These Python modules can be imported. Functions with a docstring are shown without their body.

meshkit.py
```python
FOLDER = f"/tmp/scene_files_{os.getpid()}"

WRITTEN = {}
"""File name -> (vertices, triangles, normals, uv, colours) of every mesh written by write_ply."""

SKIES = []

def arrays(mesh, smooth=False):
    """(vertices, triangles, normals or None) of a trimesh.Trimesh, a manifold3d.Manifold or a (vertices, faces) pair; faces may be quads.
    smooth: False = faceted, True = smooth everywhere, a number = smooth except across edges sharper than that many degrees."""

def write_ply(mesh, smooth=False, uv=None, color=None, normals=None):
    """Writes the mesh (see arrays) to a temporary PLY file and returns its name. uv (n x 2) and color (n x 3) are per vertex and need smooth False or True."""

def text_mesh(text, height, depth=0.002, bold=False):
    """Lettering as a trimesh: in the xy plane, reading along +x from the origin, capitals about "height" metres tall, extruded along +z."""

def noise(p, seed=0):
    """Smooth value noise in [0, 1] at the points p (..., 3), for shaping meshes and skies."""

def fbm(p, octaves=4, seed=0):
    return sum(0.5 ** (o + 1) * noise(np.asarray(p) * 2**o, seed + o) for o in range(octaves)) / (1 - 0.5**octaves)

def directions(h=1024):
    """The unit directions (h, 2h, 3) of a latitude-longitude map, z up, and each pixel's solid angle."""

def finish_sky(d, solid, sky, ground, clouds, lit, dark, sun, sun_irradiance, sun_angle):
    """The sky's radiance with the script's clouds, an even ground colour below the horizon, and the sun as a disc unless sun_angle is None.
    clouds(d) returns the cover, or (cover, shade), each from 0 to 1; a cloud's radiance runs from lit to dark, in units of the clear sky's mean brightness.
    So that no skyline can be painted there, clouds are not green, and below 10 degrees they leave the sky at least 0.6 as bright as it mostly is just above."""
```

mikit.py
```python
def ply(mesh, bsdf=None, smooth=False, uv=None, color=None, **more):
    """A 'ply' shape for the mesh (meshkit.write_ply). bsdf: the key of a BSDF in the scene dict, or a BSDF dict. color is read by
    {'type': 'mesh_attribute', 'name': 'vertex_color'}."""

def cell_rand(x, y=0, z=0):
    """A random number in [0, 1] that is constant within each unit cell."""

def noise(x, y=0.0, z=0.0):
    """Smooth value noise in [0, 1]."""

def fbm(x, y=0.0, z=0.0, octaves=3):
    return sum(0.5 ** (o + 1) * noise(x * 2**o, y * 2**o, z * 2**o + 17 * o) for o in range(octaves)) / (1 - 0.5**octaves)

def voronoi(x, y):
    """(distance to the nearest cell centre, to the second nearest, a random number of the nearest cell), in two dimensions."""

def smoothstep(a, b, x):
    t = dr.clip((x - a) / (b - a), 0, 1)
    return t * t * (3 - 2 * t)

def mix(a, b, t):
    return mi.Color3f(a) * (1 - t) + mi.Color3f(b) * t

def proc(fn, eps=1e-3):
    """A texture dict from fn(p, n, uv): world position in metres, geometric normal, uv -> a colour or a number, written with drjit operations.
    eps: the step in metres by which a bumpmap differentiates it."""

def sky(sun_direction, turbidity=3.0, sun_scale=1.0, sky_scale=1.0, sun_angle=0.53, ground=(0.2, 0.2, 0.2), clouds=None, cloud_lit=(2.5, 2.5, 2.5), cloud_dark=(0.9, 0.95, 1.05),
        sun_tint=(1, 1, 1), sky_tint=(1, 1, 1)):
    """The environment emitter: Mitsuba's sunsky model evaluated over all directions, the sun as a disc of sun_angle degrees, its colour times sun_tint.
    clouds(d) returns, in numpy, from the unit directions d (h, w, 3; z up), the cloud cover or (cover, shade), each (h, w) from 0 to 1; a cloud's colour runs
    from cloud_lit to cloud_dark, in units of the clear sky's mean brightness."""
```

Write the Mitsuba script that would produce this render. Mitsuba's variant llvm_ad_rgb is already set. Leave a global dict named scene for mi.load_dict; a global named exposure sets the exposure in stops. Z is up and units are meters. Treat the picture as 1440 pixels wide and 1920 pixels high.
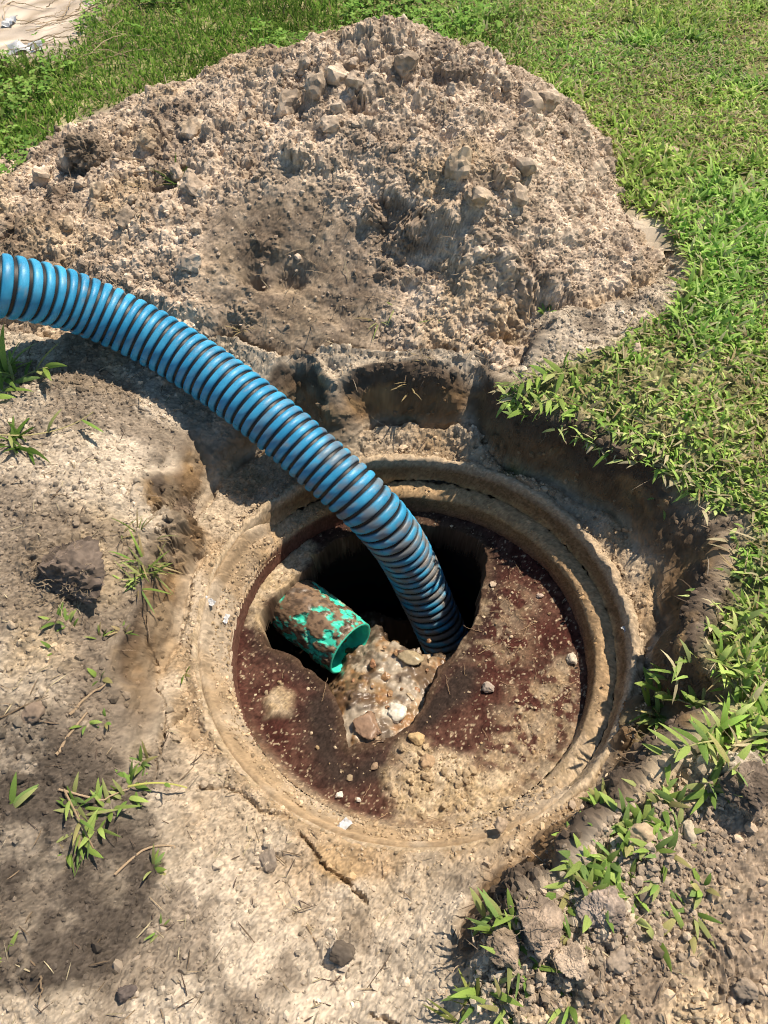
import math, numpy as np, trimesh, mitsuba as mi, mikit, meshkit
from scipy.interpolate import LinearNDInterpolator, CubicSpline
from scipy.ndimage import gaussian_filter, map_coordinates as _mapc
import shapely

# ------------------------------------------------------------------ camera, sky, exposure
CAM_H, PITCH, FPX = 1.2, math.radians(53.0), 1443.0
FWD = np.array([0, math.cos(PITCH), -math.sin(PITCH)])
DOWN = np.array([0, -math.sin(PITCH), -math.cos(PITCH)])
SUN_AZ, SUN_EL = math.radians(39), math.radians(58)
SUN = [math.cos(SUN_EL) * math.cos(SUN_AZ), math.cos(SUN_EL) * math.sin(SUN_AZ), math.sin(SUN_EL)]
exposure = 2.2
T = mi.ScalarTransform4f
scene, labels = {}, {}
scene['camera'] = {'type': 'perspective', 'fov': 2 * math.degrees(math.atan(720 / FPX)), 'fov_axis': 'x', 'near_clip': 0.02, 'far_clip': 1000.0,
                   'to_world': T().look_at(origin=[0, 0, CAM_H], target=[0, float(FWD[1]), CAM_H + float(FWD[2])], up=[0, 0, 1])}
scene['sky'] = mikit.sky(SUN, turbidity=3, sky_scale=0.8, sun_tint=(0.98, 1.0, 1.05), sky_tint=(1.06, 1.0, 0.90), ground=(0.12, 0.13, 0.07))
rng = np.random.default_rng(7)


def map_coordinates(A, co, **k):
    out = _mapc(A, [np.atleast_1d(np.asarray(c, float)) for c in co], **k)
    return out if np.ndim(co[0]) else float(out[0])



def P(px, py, z):
    """The point at height z that the photograph shows at this pixel (1440 x 1920)."""
    d = FWD + np.array([1.0, 0, 0]) * (px - 720) / FPX + DOWN * (py - 960) / FPX
    t = (z - CAM_H) / d[2]
    return np.array([0, 0, CAM_H]) + d * t


def PL(pts, z=None):
    return np.array([P(p[0], p[1], p[2] if len(p) > 2 else z) for p in pts])


def sm(a, b, x):
    t = np.clip((x - a) / (b - a), 0, 1)
    return t * t * (3 - 2 * t)


def fbm2(x, y, s, octaves=4, seed=0, z=0.0):
    p = np.stack([np.asarray(x) * s, np.asarray(y) * s, np.broadcast_to(np.asarray(z) * s, np.shape(x))], -1)
    return meshkit.fbm(p, octaves, seed)


def lerp(a, b, t):
    return np.asarray(a) * (1 - t[..., None]) + np.asarray(b) * t[..., None]


# ------------------------------------------------------------------ materials
def vcol(rough=0.95, spec=0.15, **k):
    return {'type': 'twosided', 'bsdf': {'type': 'principled', 'base_color': {'type': 'mesh_attribute', 'name': 'vertex_color'}, 'roughness': rough, 'specular': spec, **k}}


scene['mat_soil'] = vcol(0.95, 0.12)
scene['mat_damp'] = vcol(0.7, 0.3)
scene['mat_wet'] = {'type': 'twosided', 'bsdf': {'type': 'principled', 'base_color': {'type': 'mesh_attribute', 'name': 'vertex_color'}, 'roughness': 0.38, 'specular': 0.4, 'clearcoat': 0.12, 'clearcoat_gloss': 0.85}}
scene['mat_hose'] = vcol(0.45, 0.4)
scene['mat_pipe'] = vcol(0.42, 0.4)
scene['mat_rubber'] = {'type': 'twosided', 'bsdf': {'type': 'principled', 'base_color': {'type': 'rgb', 'value': [0.012, 0.013, 0.015]}, 'roughness': 0.5, 'specular': 0.4}}
scene['mat_leaf'] = {'type': 'principledthin', 'base_color': {'type': 'mesh_attribute', 'name': 'vertex_color'}, 'roughness': 0.45, 'diff_trans': 0.7, 'spec_trans': 0.0, 'eta': 1.4}
scene['mat_plastic'] = {'type': 'twosided', 'bsdf': {'type': 'principled', 'base_color': {'type': 'rgb', 'value': [0.48, 0.50, 0.52]}, 'roughness': 0.2, 'specular': 0.6}}


def add(key, mesh, mat, color=None, smooth=True, **lab):
    if color is not None:
        n = len(mesh[0] if isinstance(mesh, tuple) else mesh.vertices)
        color = np.clip(np.broadcast_to(np.asarray(color, float), (n, 3)), 0, 1)
    scene[key] = mikit.ply(mesh, mat, smooth=smooth, color=color)
    if lab:
        labels[key] = lab


COUNT = {}


def numbered(name):
    n = COUNT.get(name, 0)
    COUNT[name] = n + 1
    return name if n == 0 else f'{name}_{n:03d}'


# ------------------------------------------------------------------ terrain heights
LC = np.array([0.047, 0.604])                     # centre of the lid
R_OUT, R_LED, R_LID = 0.352, 0.293, 0.297
CTRL = [
    # left plateau
    (-400, 620, .34), (0, 640, .335), (0, 900, .32), (100, 900, .315), (0, 1200, .30), (150, 1000, .315), (-300, 1200, .32), (180, 1250, .265), (0, 1500, .27), (-300, 1600, .29),
    (180, 1500, .235), (0, 1900, .23), (250, 1850, .195), (450, 1900, .185), (700, 1900, .185), (60, 700, .33), (100, 1100, .30),
    # left rim and slope
    (130, 690, .33), (205, 815, .30), (265, 900, .28), (310, 960, .25), (270, 985, .265), (285, 1080, .235), (245, 1180, .23), (240, 1300, .21), (235, 1450, .195), (290, 1600, .165), (400, 1720, .155),
    (330, 1010, .12), (335, 1100, .115), (300, 1250, .125), (320, 1400, .125), (420, 1530, .118), (560, 1630, .124), (700, 1660, .126), (850, 1650, .124), (650, 1800, .145), (500, 1750, .13),
    # left back corner of the hole, toe
    (300, 735, .25), (400, 795, .150), (345, 770, .20), (440, 840, .13), (360, 905, .15), (350, 990, .09), (400, 950, .075), (455, 885, .07), (560, 805, .09), (720, 792, .095), (800, 800, .10), (900, 805, .115), (950, 832, .145), (1050, 882, .13), (1100, 932, .12), (1150, 962, .11),
    (480, 1000, .088), (430, 1050, .098), (600, 855, .092), (800, 838, .10),
    # back wall rim (below the heap)
    (300, 640, .27), (400, 670, .20), (520, 690, .225), (620, 702, .22), (720, 694, .222), (800, 702, .22), (930, 722, .215), (975, 690, .245), (1010, 715, .255),
    # right wall rim
    (985, 760, .235), (1085, 770, .25), (1150, 808, .25), (1220, 828, .25), (1290, 868, .25), (1350, 905, .25), (1388, 965, .25), (1380, 1040, .25), (1345, 1120, .25), (1300, 1195, .25), (1250, 1245, .25), (1215, 1310, .245), (1200, 1390, .24), (1172, 1465, .238), (1120, 720, .262), (1250, 760, .265), (1400, 850, .262),
    # right toe
    (1195, 1060, .105), (1222, 1110, .105), (1238, 1175, .105), (1222, 1240, .105), (1190, 1310, .105), (1160, 1370, .107), (1145, 1450, .115), (1090, 1520, .12), (970, 1640, .12), (885, 1722, .145), (845, 1800, .17), (832, 1900, .185),
    # bottom right turf
    (1125, 1525, .25), (1010, 1650, .235), (935, 1718, .225), (885, 1800, .22), (870, 1900, .22), (1300, 1400, .275), (1200, 1560, .275), (1080, 1660, .265), (980, 1790, .25), (1400, 1900, .24), (1310, 1750, .245), (1700, 1700, .25), (1700, 1300, .265), (1440, 1300, .26),
    # heap front
    (500, 500, .36), (600, 450, .39), (700, 600, .28), (800, 500, .355), (650, 655, .235), (450, 570, .32), (900, 600, .285), (1000, 565, .31), (1100, 560, .31), (1200, 580, .297), (1285, 560, .285), (1150, 640, .275), (1050, 665, .265), (560, 620, .265),
    (330, 560, .37), (200, 500, .385),
    # heap top
    (700, 300, .50), (730, 45, .60), (700, 180, .56), (900, 85, .57), (300, 238, .455), (130, 268, .40), (400, 400, .44), (200, 400, .43), (50, 420, .41), (520, 142, .52), (620, 98, .56), (410, 185, .49), (0, 352, .39), (0, 440, .40), (-150, 440, .37), (-150, 350, .36),
    (1290, 505, .287), (1270, 605, .28), (1235, 430, .30), (1165, 390, .31), (1150, 300, .30), (1130, 245, .325), (1055, 155, .49), (1000, 250, .51), (1080, 350, .43), (1000, 400, .435), (900, 300, .51), (850, 400, .455), (970, 110, .55),
]


def settle(p):
    x, y, z = p
    if x <= 330 and y >= 600:
        z *= .83
    elif y <= 665:
        z -= .05 * float(sm(.25, .36, z))
    return x, y, z


cp = PL([settle(p) for p in CTRL])
extra = []
for a in np.linspace(0, 2 * np.pi, 48, endpoint=False):
    ft = .022 * float(sm(1.0, .5, abs(math.remainder(a - math.radians(255), 2 * math.pi))))
    for r, z in ((0.354, 0.090 + ft), (0.372, 0.092 + ft), (0.30, 0.08)):
        extra.append([LC[0] + r * math.cos(a), LC[1] + r * math.sin(a), z])
extra.append([LC[0], LC[1], 0.07])
for x, y, z in [(-.64, 2.0, .285), (-.3, 2.16, .285), (.1, 2.2, .285), (.36, 2.08, .285), (.51, 1.92, .28), (.53, 1.72, .28), (-.95, 1.74, .285), (.75, 1.35, .27), (.78, 1.0, .265), (1.6, 2, .28), (1.6, .6, .265), (-1.7, 1.7, .285), (-1.7, .8, .275), (-1.7, 3, .285), (0, 3, .285),
                (1.6, 3, .285), (-1.7, -.6, .22), (0, -.6, .19), (1.6, -.6, .25), (.34, 1.78, .42), (0, 1.88, .51), (-.36, 1.82, .46)]:
    extra.append([x, y, z])
cp = np.vstack([cp, extra])
MX0, MX1, MY0, MY1, MS = -1.6, 1.6, -0.6, 3.0, 0.004
mx, my = np.arange(MX0, MX1 + 1e-9, MS), np.arange(MY0, MY1 + 1e-9, MS)
MXX, MYY = np.meshgrid(mx, my)
MZ = LinearNDInterpolator(cp[:, :2], cp[:, 2], fill_value=0.28)(MXX, MYY)
# soften: cliffs keep their edge, broad ground gets smoother
soft, hard = gaussian_filter(MZ, 9), gaussian_filter(MZ, 2.2)
gy, gx = np.gradient(gaussian_filter(MZ, 3), MS)
steep = sm(0.7, 1.3, gaussian_filter(np.hypot(gx, gy), 4))
MZ = soft * (1 - steep) + hard * steep


def sample(A, x, y):
    return map_coordinates(A, [(np.asarray(y) - MY0) / MS, (np.asarray(x) - MX0) / MS], order=1, mode='nearest')


def mask_px(poly, z, x, y, soft=0.03, warp=0.05, seed=0, scale=14):
    """Soft, ragged mask in world x, y of a patch outlined on the ground."""
    w = PL(poly, z)[:, :2] if np.shape(poly)[1] >= 2 and z is not None else np.asarray(poly)
    x = x + warp * (fbm2(x, y, scale, 4, seed) - .5)
    y = y + warp * (fbm2(x, y, scale, 4, seed + 9) - .5)
    a, b = w, np.roll(w, -1, 0)
    shape = np.shape(x)
    q = np.stack([np.ravel(x), np.ravel(y)], -1)
    d = np.full(len(q), 9.0)
    for s, e in zip(a, b):
        v = e - s
        t = np.clip(((q - s) @ v) / (v @ v + 1e-12), 0, 1)
        d = np.minimum(d, np.hypot(*(q - s - t[:, None] * v).T))
    d = np.where(shapely.contains_xy(shapely.Polygon(w), q[:, 0], q[:, 1]), d, -d)
    return sm(-soft, soft, d).reshape(shape)


def line_dist(poly3, x, y):
    w = poly3[:, :2]
    q = np.stack([np.ravel(x), np.ravel(y)], -1)
    d = np.full(len(q), 9.0)
    for s, e in zip(w[:-1], w[1:]):
        v = e - s
        t = np.clip(((q - s) @ v) / (v @ v + 1e-12), 0, 1)
        d = np.minimum(d, np.hypot(*(q - s - t[:, None] * v).T))
    return d.reshape(np.shape(x))


def stamp(Z, x0, y0, step, cx, cy, r, sink, squash=1.0, ragged=None, stretch=None):
    """Raises rounded lumps of radius r on the height grid Z."""
    h, w = Z.shape
    first = Z.copy()
    for k in range(len(cx)):
        rr = r[k]
        n = int(rr * 1.3 / step) + 1
        ic, jc = int((cx[k] - x0) / step), int((cy[k] - y0) / step)
        i0, i1, j0, j1 = max(ic - n, 0), min(ic + n + 1, w), max(jc - n, 0), min(jc + n + 1, h)
        if i1 - i0 < 2 or j1 - j0 < 2 or not (0 <= ic < w and 0 <= jc < h):
            continue
        dx = (np.arange(i0, i1) * step + x0 - cx[k])[None] / rr
        dy = (np.arange(j0, j1) * step + y0 - cy[k])[:, None] / rr
        if stretch is not None:
            dx, dy = dx * stretch[0][jc, ic], dy * stretch[1][jc, ic]
        ang = rng.random() * 6.28
        e, f = rng.uniform(.75, 1.3, 2)
        u, v = (dx * math.cos(ang) + dy * math.sin(ang)) * e, (dy * math.cos(ang) - dx * math.sin(ang)) * f
        d2 = u * u + v * v
        A = Z[j0:j1, i0:i1]
        if ragged is not None:
            d2 = d2 + 1.5 * (ragged[j0:j1, i0:i1] - .5)
        top = first[jc, ic] + rr * squash * (np.sqrt(np.maximum(1 - d2, 0)) - sink)
        A[:] = np.where(d2 < 1, np.maximum(A, top), A)


def grid_mesh(X, Y, Z, keep=None):
    h, w = Z.shape
    idx = np.arange(h * w).reshape(h, w)
    q = np.stack([idx[:-1, :-1], idx[:-1, 1:], idx[1:, 1:], idx[1:, :-1]], -1)
    if keep is not None:
        k = keep[:-1, :-1] & keep[:-1, 1:] & keep[1:, 1:] & keep[1:, :-1]
        q = q[k]
    q = q.reshape(-1, 4)
    f = np.vstack([q[:, [0, 1, 2]], q[:, [0, 2, 3]]])
    V = np.stack([X, Y, Z], -1).reshape(-1, 3)
    used = np.zeros(len(V), bool)
    used[f.ravel()] = True
    new = np.cumsum(used) - 1
    return V[used], new[f], used


def normals_of(X, Y, Z):
    def d(A, ax):
        return np.gradient(A, axis=ax)
    tu, tv = np.stack([d(X, 1), d(Y, 1), d(Z, 1)], -1), np.stack([d(X, 0), d(Y, 0), d(Z, 0)], -1)
    n = np.cross(tu, tv)
    return n / (np.linalg.norm(n, axis=-1, keepdims=True) + 1e-12)


# ------------------------------------------------------------------ colours of the earth
C_SAND, C_PALE, C_CLAY, C_TOP, C_BROWN = (.355, .305, .238), (.44, .382, .305), (.37, .275, .155), (.078, .065, .053), (.16, .13, .10)
POLY_DARK = [(-300, 1330), (120, 1330), (235, 1420), (285, 1500), (280, 1690), (235, 1790), (190, 1850), (60, 1870), (-300, 1830)]
POLY_DARK2 = [(-200, 880), (60, 900), (150, 1020), (200, 1140), (120, 1230), (40, 1180), (-200, 1200)]
POLY_STRIP = [(150, 1180), (250, 1200), (250, 1440), (150, 1420), (110, 1300)]
POLY_BR = [(1240, 1600), (1440, 1450), (1800, 1450), (1800, 2100), (1000, 2100), (1010, 1880), (1200, 1740)]
POLY_RIM = [(960, 690), (1100, 760), (1300, 850), (1420, 930), (1440, 1060), (1400, 1180), (1290, 1260), (1260, 1400), (1120, 1560), (1100, 1500), (1180, 1380), (1230, 1200), (1300, 1000), (1200, 850), (950, 790)]
POLY_SLAB = [(590, 1600), (650, 1580), (720, 1590), (690, 1650), (620, 1670), (585, 1640)]
POLY_PALE = [(260, 1700), (420, 1600), (560, 1680), (640, 1800), (620, 2000), (150, 2000), (200, 1850)]


def ground_color(x, y, z, n):
    nz = n[..., 2]
    a, b, c = fbm2(x, y, 9, 4, 1, z), fbm2(x, y, 45, 3, 2, z), fbm2(x, y, 160, 2, 3, z)
    col = lerp(C_SAND, C_PALE, sm(.40, .68, a))
    col = lerp(col, C_CLAY, .45 * sm(.56, .72, fbm2(x, y, 6, 4, 4)))
    col = lerp(col, C_PALE, .8 * mask_px(POLY_PALE, .16, x, y, .06, .08, 3))
    col = lerp(col, C_BROWN, .75 * sm(.52, .66, fbm2(x, y, 13, 4, 5)))
    d1 = mask_px(POLY_DARK, .20, x, y, .014, .045, 1, 26)
    col = lerp(col, C_TOP, d1 * (.62 + .38 * sm(.34, .56, fbm2(x, y, 24, 4, 6))))
    col = lerp(col, C_BROWN, .8 * mask_px(POLY_DARK2, .26, x, y, .03, .08, 2))
    col = lerp(col, C_BROWN, .85 * mask_px(POLY_STRIP, .21, x, y, .03, .08, 4))
    br = mask_px(POLY_BR, .25, x, y, .03, .06, 5)
    col = lerp(col, lerp((.27, .215, .16), (.46, .37, .255), sm(.55, .68, fbm2(x, y, 8, 4, 7))), br)
    col = lerp(col, (.40, .27, .125), .85 * mask_px(POLY_SLAB, .09, x, y, .006, .02, 6, 40))
    rr = np.hypot(x - LC[0], y - LC[1])
    # floor of the pit round the collar: tan to orange earth
    fl = sm(.15, .11, z) * sm(.56, .46, rr)
    col = lerp(col, lerp((.365, .30, .22), (.32, .235, .145), sm(.45, .65, fbm2(x, y, 11, 3, 8))), fl * .9)
    rim = mask_px(POLY_RIM, .25, x, y, .02, .05, 13)
    col = lerp(col, lerp((.10, .08, .06), (.27, .22, .165), sm(.40, .60, fbm2(x, y, 30, 3, 14))), rim)
    # cut walls: dark topsoil above, damp brown earth below
    wall = sm(.80, .55, nz) * sm(.10, .14, z)
    depth = z + .05 * (fbm2(x, y, 16, 3, 9) - .5)
    wc = lerp((.15, .10, .056), (.085, .066, .050), sm(.14, .205, depth))
    wc = lerp(wc, (.27, .18, .09), .6 * sm(.58, .70, fbm2(x, y, 18, 3, 10, z)))
    wl = lerp(wc, (.25, .20, .14), np.where(x < -.1, .55, 0) * sm(.42, .6, fbm2(x, y, 20, 3, 12, z)))
    col = lerp(col, wl, wall)
    # sod and thatch under the lawn
    lw = lawn_mask(x, y)
    col = lerp(col, lerp((.15, .15, .065), (.30, .28, .15), sm(.4, .65, b)), lw * (1 - wall))
    sandp = mask_px([(-300, -60), (200, -60), (190, 40), (150, 75), (100, 110), (-300, 120)], .285, x, y, .04, .10, 11)
    col = lerp(col, lerp((.50, .44, .37), (.30, .25, .19), sm(.5, .65, b)), sandp)
    g = (.66 + .68 * b) * (.66 + .68 * c) * (1 + .3 * sm(.6, .9, nz) * np.random.default_rng(5).uniform(-1, 1, np.shape(x)))
    return np.clip(col * g[..., None], .01, .7)


LAWN_HOLE = np.vstack([
    PL([(-700, 372), (-100, 365), (0, 347), (60, 330), (100, 290)], .29)[:, :2], [(-.78, 1.84), (-.58, 1.99), (-.3, 2.12), (.1, 2.16), (.37, 2.03), (.50, 1.90)],
    PL([(1150, 300), (1163, 390), (1238, 440), (1300, 515), (1272, 600), (1150, 655), (1045, 690), (985, 712), (965, 785), (1085, 792), (1140, 832), (1212, 852), (1285, 888), (1350, 915), (1408, 975), (1402, 1060), (1352, 1160), (1300, 1220), (1240, 1272), (1232, 1340), (1300, 1400), (1440, 1400), (1900, 1400), (2600, 2400), (-1500, 2400)], .255)[:, :2]])
SAND_PX = [(-400, -80), (205, -80), (180, 40), (150, 75), (100, 105), (-400, 115)]


def lawn_mask(x, y, soft=.02):
    m = 1 - mask_px(LAWN_HOLE, None, x, y, soft, .05, 21)
    return m * (1 - mask_px(SAND_PX, .285, x, y, .05, .10, 22))


# ------------------------------------------------------------------ ground, near (fine) and far
GS = 0.0027
gx0, gx1, gy0, gy1 = -0.88, 0.90, -0.02, 1.40
ax, ay = np.arange(gx0, gx1, GS), np.arange(gy0, gy1, GS)
GX, GY = np.meshgrid(ax, ay)


def cap_at(x, y):
    """Height of the ground under the heap: the lawn behind, the broken rim of the pit in front."""
    c = .285 + .012 * (fbm2(x, y, 10, 3, 31) - .5) - .010 * sm(.1, .42, x) * sm(1.9, 1.5, y)
    return c - .05 * sm(1.24, 1.14, y) * sm(-.46, -.34, x) * sm(.34, .22, x) * sm(.9, .95, y)


CAP = cap_at(GX, GY)
ZT = sample(MZ, GX, GY)
over = sm(.0, .012, ZT - CAP) * (GY > .95)
GZ = np.where(GY > .95, np.minimum(ZT, CAP) - .03 * over, ZT)
ggy, ggx = np.gradient(gaussian_filter(GZ, 2), GS)
slope = np.hypot(ggx, ggy)
flat = sm(1.1, .5, slope)
# undulation, cracks, prints
GZ += flat * (.022 * (fbm2(GX, GY, 9, 3, 41) - .5) + .010 * (fbm2(GX, GY, 34, 3, 42) - .5))
CRACKS = [[(385, 1492), (425, 1485), (455, 1500), (500, 1532), (540, 1545), (560, 1570), (620, 1640), (665, 1680)], [(425, 1485), (430, 1462)], [(545, 1545), (548, 1590)], [(665, 1680), (690, 1700)], [(300, 1480), (310, 1390), (345, 1330)], [(310, 1390), (280, 1200), (325, 1100)],
          [(1090, 1800), (1150, 1900)], [(700, 1905), (745, 1920)], [(860, 838), (905, 866), (985, 905)], [(985, 905), (1040, 950)]]
for k, c in enumerate(CRACKS):
    d = line_dist(PL(c, [.09, .09, .09, .10, .11, .13, .25, .19, .09, .09][k]), GX + .012 * (fbm2(GX, GY, 60, 3, 43) - .5), GY + .012 * (fbm2(GX, GY, 60, 3, 44) - .5))
    GZ -= .010 * sm(.0042, .001, d) * (.5 + fbm2(GX, GY, 40, 2, 45))
    GZ += .004 * sm(.03, .008, d)
fp = P(1290, 1830, .24)
fd = np.hypot(GX - fp[0], GY - fp[1])
GZ += .0022 * np.sin(fd * 2 * math.pi / .009) * sm(.062, .052, fd) * sm(.012, .02, fd) * (GX > fp[0] - .02)
# crumbs and clods pressed into the surface
N = 5200
cx, cy = rng.uniform(gx0, gx1, N), rng.uniform(gy0, gy1, N)
dens = fbm2(cx, cy, 7, 3, 46)
rr = np.exp(rng.normal(math.log(.0040), .38, N)) * (.6 + .9 * dens)
ok = (sample(steep, cx, cy) < .3) & (lawn_mask(cx, cy) < .6) & (np.hypot(cx - LC[0], cy - LC[1]) > .30) & (rng.random(N) < .35 + dens)
GD = np.zeros_like(GZ)
RAG = fbm2(GX, GY, 150, 3, 55)
stamp(GD, gx0, gy0, GS, cx[ok], cy[ok], rr[ok], .35, .8, RAG)
# rough clods on the bottom-right sod and the dug left edge
CLODS = [(1010, 1740, .03, .25), (1060, 1790, .026, .25), (950, 1760, .034, .23), (1130, 1700, .028, .26), (1230, 1590, .022, .27), (1000, 1690, .03, .24), (1150, 1760, .03, .25), (1190, 1640, .03, .26), (1340, 1450, .025, .27), (1400, 1480, .025, .27), (60, 1020, .03, .30), (870, 822, .022, .11), (765, 822, .016, .10), (925, 842, .02, .13), (690, 830, .014, .10),
         (330, 960, .035, .2), (300, 900, .03, .26), (1390, 1470, .04, .27), (640, 1780, .02, .14), (500, 1610, .016, .09), (530, 1580, .016, .09), (960, 1850, .05, .23), (1100, 1850, .03, .24), (300, 1000, .03, .2)]
cc = PL([(a, b, z) for a, b, r, z in CLODS])
for k in range(len(CLODS)):
    stamp(GD, gx0, gy0, GS, [cc[k, 0]], [cc[k, 1]], [CLODS[k][2]], .72, .7, RAG)
    m = 160
    t, q = rng.random(m) * 6.28, np.sqrt(rng.random(m)) * CLODS[k][2] * 1.05
    stamp(GZ, gx0, gy0, GS, cc[k, 0] + q * np.cos(t), cc[k, 1] + q * np.sin(t), rng.uniform(.003, .010, m), .3, .9, RAG)
GZ += flat * (.006 * (fbm2(GX, GY, 130, 2, 47) - .5) + .0011 * rng.uniform(-1, 1, GX.shape))
# the sand that buries the collar at the near left, nothing where the collar is bare
gr, gt = np.hypot(GX - LC[0], GY - LC[1]), np.degrees(np.arctan2(GY - LC[1], GX - LC[0])) % 360
cover = sm(112, 152, gt) * sm(334, 300, gt)
lip = .034 + .084 * sm(.290, .352, gr) + .005 * (fbm2(GX, GY, 40, 3, 48) - .5)
inner = np.where(gr < .350, lip * cover + (-.02) * (1 - cover), GZ)
wgt = sm(.377, .338, gr)
GZ = np.where(gr < .377, GZ * (1 - wgt) + np.where(gr < .350, inner, lip * cover + GZ * (1 - cover)) * wgt, GZ)
for k in (.328, .345):                                                            # grooves left by the collar's edge
    GZ -= .009 * np.exp(-((gr - k) / .005) ** 2) * sm(112, 150, gt) * sm(345, 310, gt)
n = normals_of(GX, GY, gaussian_filter(GZ, 3))
GD = np.where(gr < .37, GD * .8, GD)
dsp = GD + (1 - flat) * (.006 * (.5 - 2.2 * np.abs(meshkit.fbm(np.stack([GX, GY, GZ * 1.6], -1) * 17, 4, 56) - .5)) + .026 * (meshkit.fbm(np.stack([GX, GY, GZ], -1) * 22, 4, 51) - .5) + .008 * (meshkit.fbm(np.stack([GX, GY, GZ], -1) * 75, 3, 52) - .5)) + (.25 + .25 * flat) * .007 * (meshkit.fbm(np.stack([GX, GY, GZ], -1) * 190, 3, 58) - .5)
DX, DY, DZ = GX + n[..., 0] * dsp, GY + n[..., 1] * dsp, GZ + n[..., 2] * dsp
# turf edge leans out over the cut
lean = sm(.17, .25, GZ) * sm(.6, 1.6, gaussian_filter(slope, 4)) * (GX > .15)
gn = normals_of(GX, GY, gaussian_filter(GZ, 6))
DX += .024 * lean * gn[..., 0] * (.5 + fbm2(GX, GY, 30, 2, 53))
DY += .024 * lean * gn[..., 1] * (.5 + fbm2(GX, GY, 30, 2, 53))
GZS = GZ + GD * n[..., 2]
keep = gr > .2985
V, F, used = grid_mesh(DX, DY, DZ, keep)
gcol = ground_color(GX, GY, DZ, gn).reshape(-1, 3)[used]
NEAR = (V, F, gcol)
# far ring
fx = np.concatenate([[-300, -60, -12, -5, -3], np.arange(-2.4, 2.41, .03), [3, 5, 12, 60, 300]])
fy = np.concatenate([[-300, -60, -12, -4, -2], np.arange(-1.2, 3.6, .03), [5, 12, 60, 300]])
FX, FY = np.meshgrid(fx, fy)
FZ = np.where((np.abs(FX) < 1.6) & (FY > -.6) & (FY < 3), sample(MZ, np.clip(FX, MX0, MX1), np.clip(FY, MY0, MY1)), .28)
FZ = np.minimum(FZ, cap_at(FX, FY)) + .02 * (fbm2(FX, FY, 3, 3, 54) - .5) * sm(.0, .2, np.maximum(np.maximum(gx0 - FX, FX - gx1), np.maximum(gy0 - FY, FY - gy1)))
inside = (FX > gx0 + .02) & (FX < gx1 - .02) & (FY > gy0 + .02) & (FY < gy1 - .03)
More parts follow.
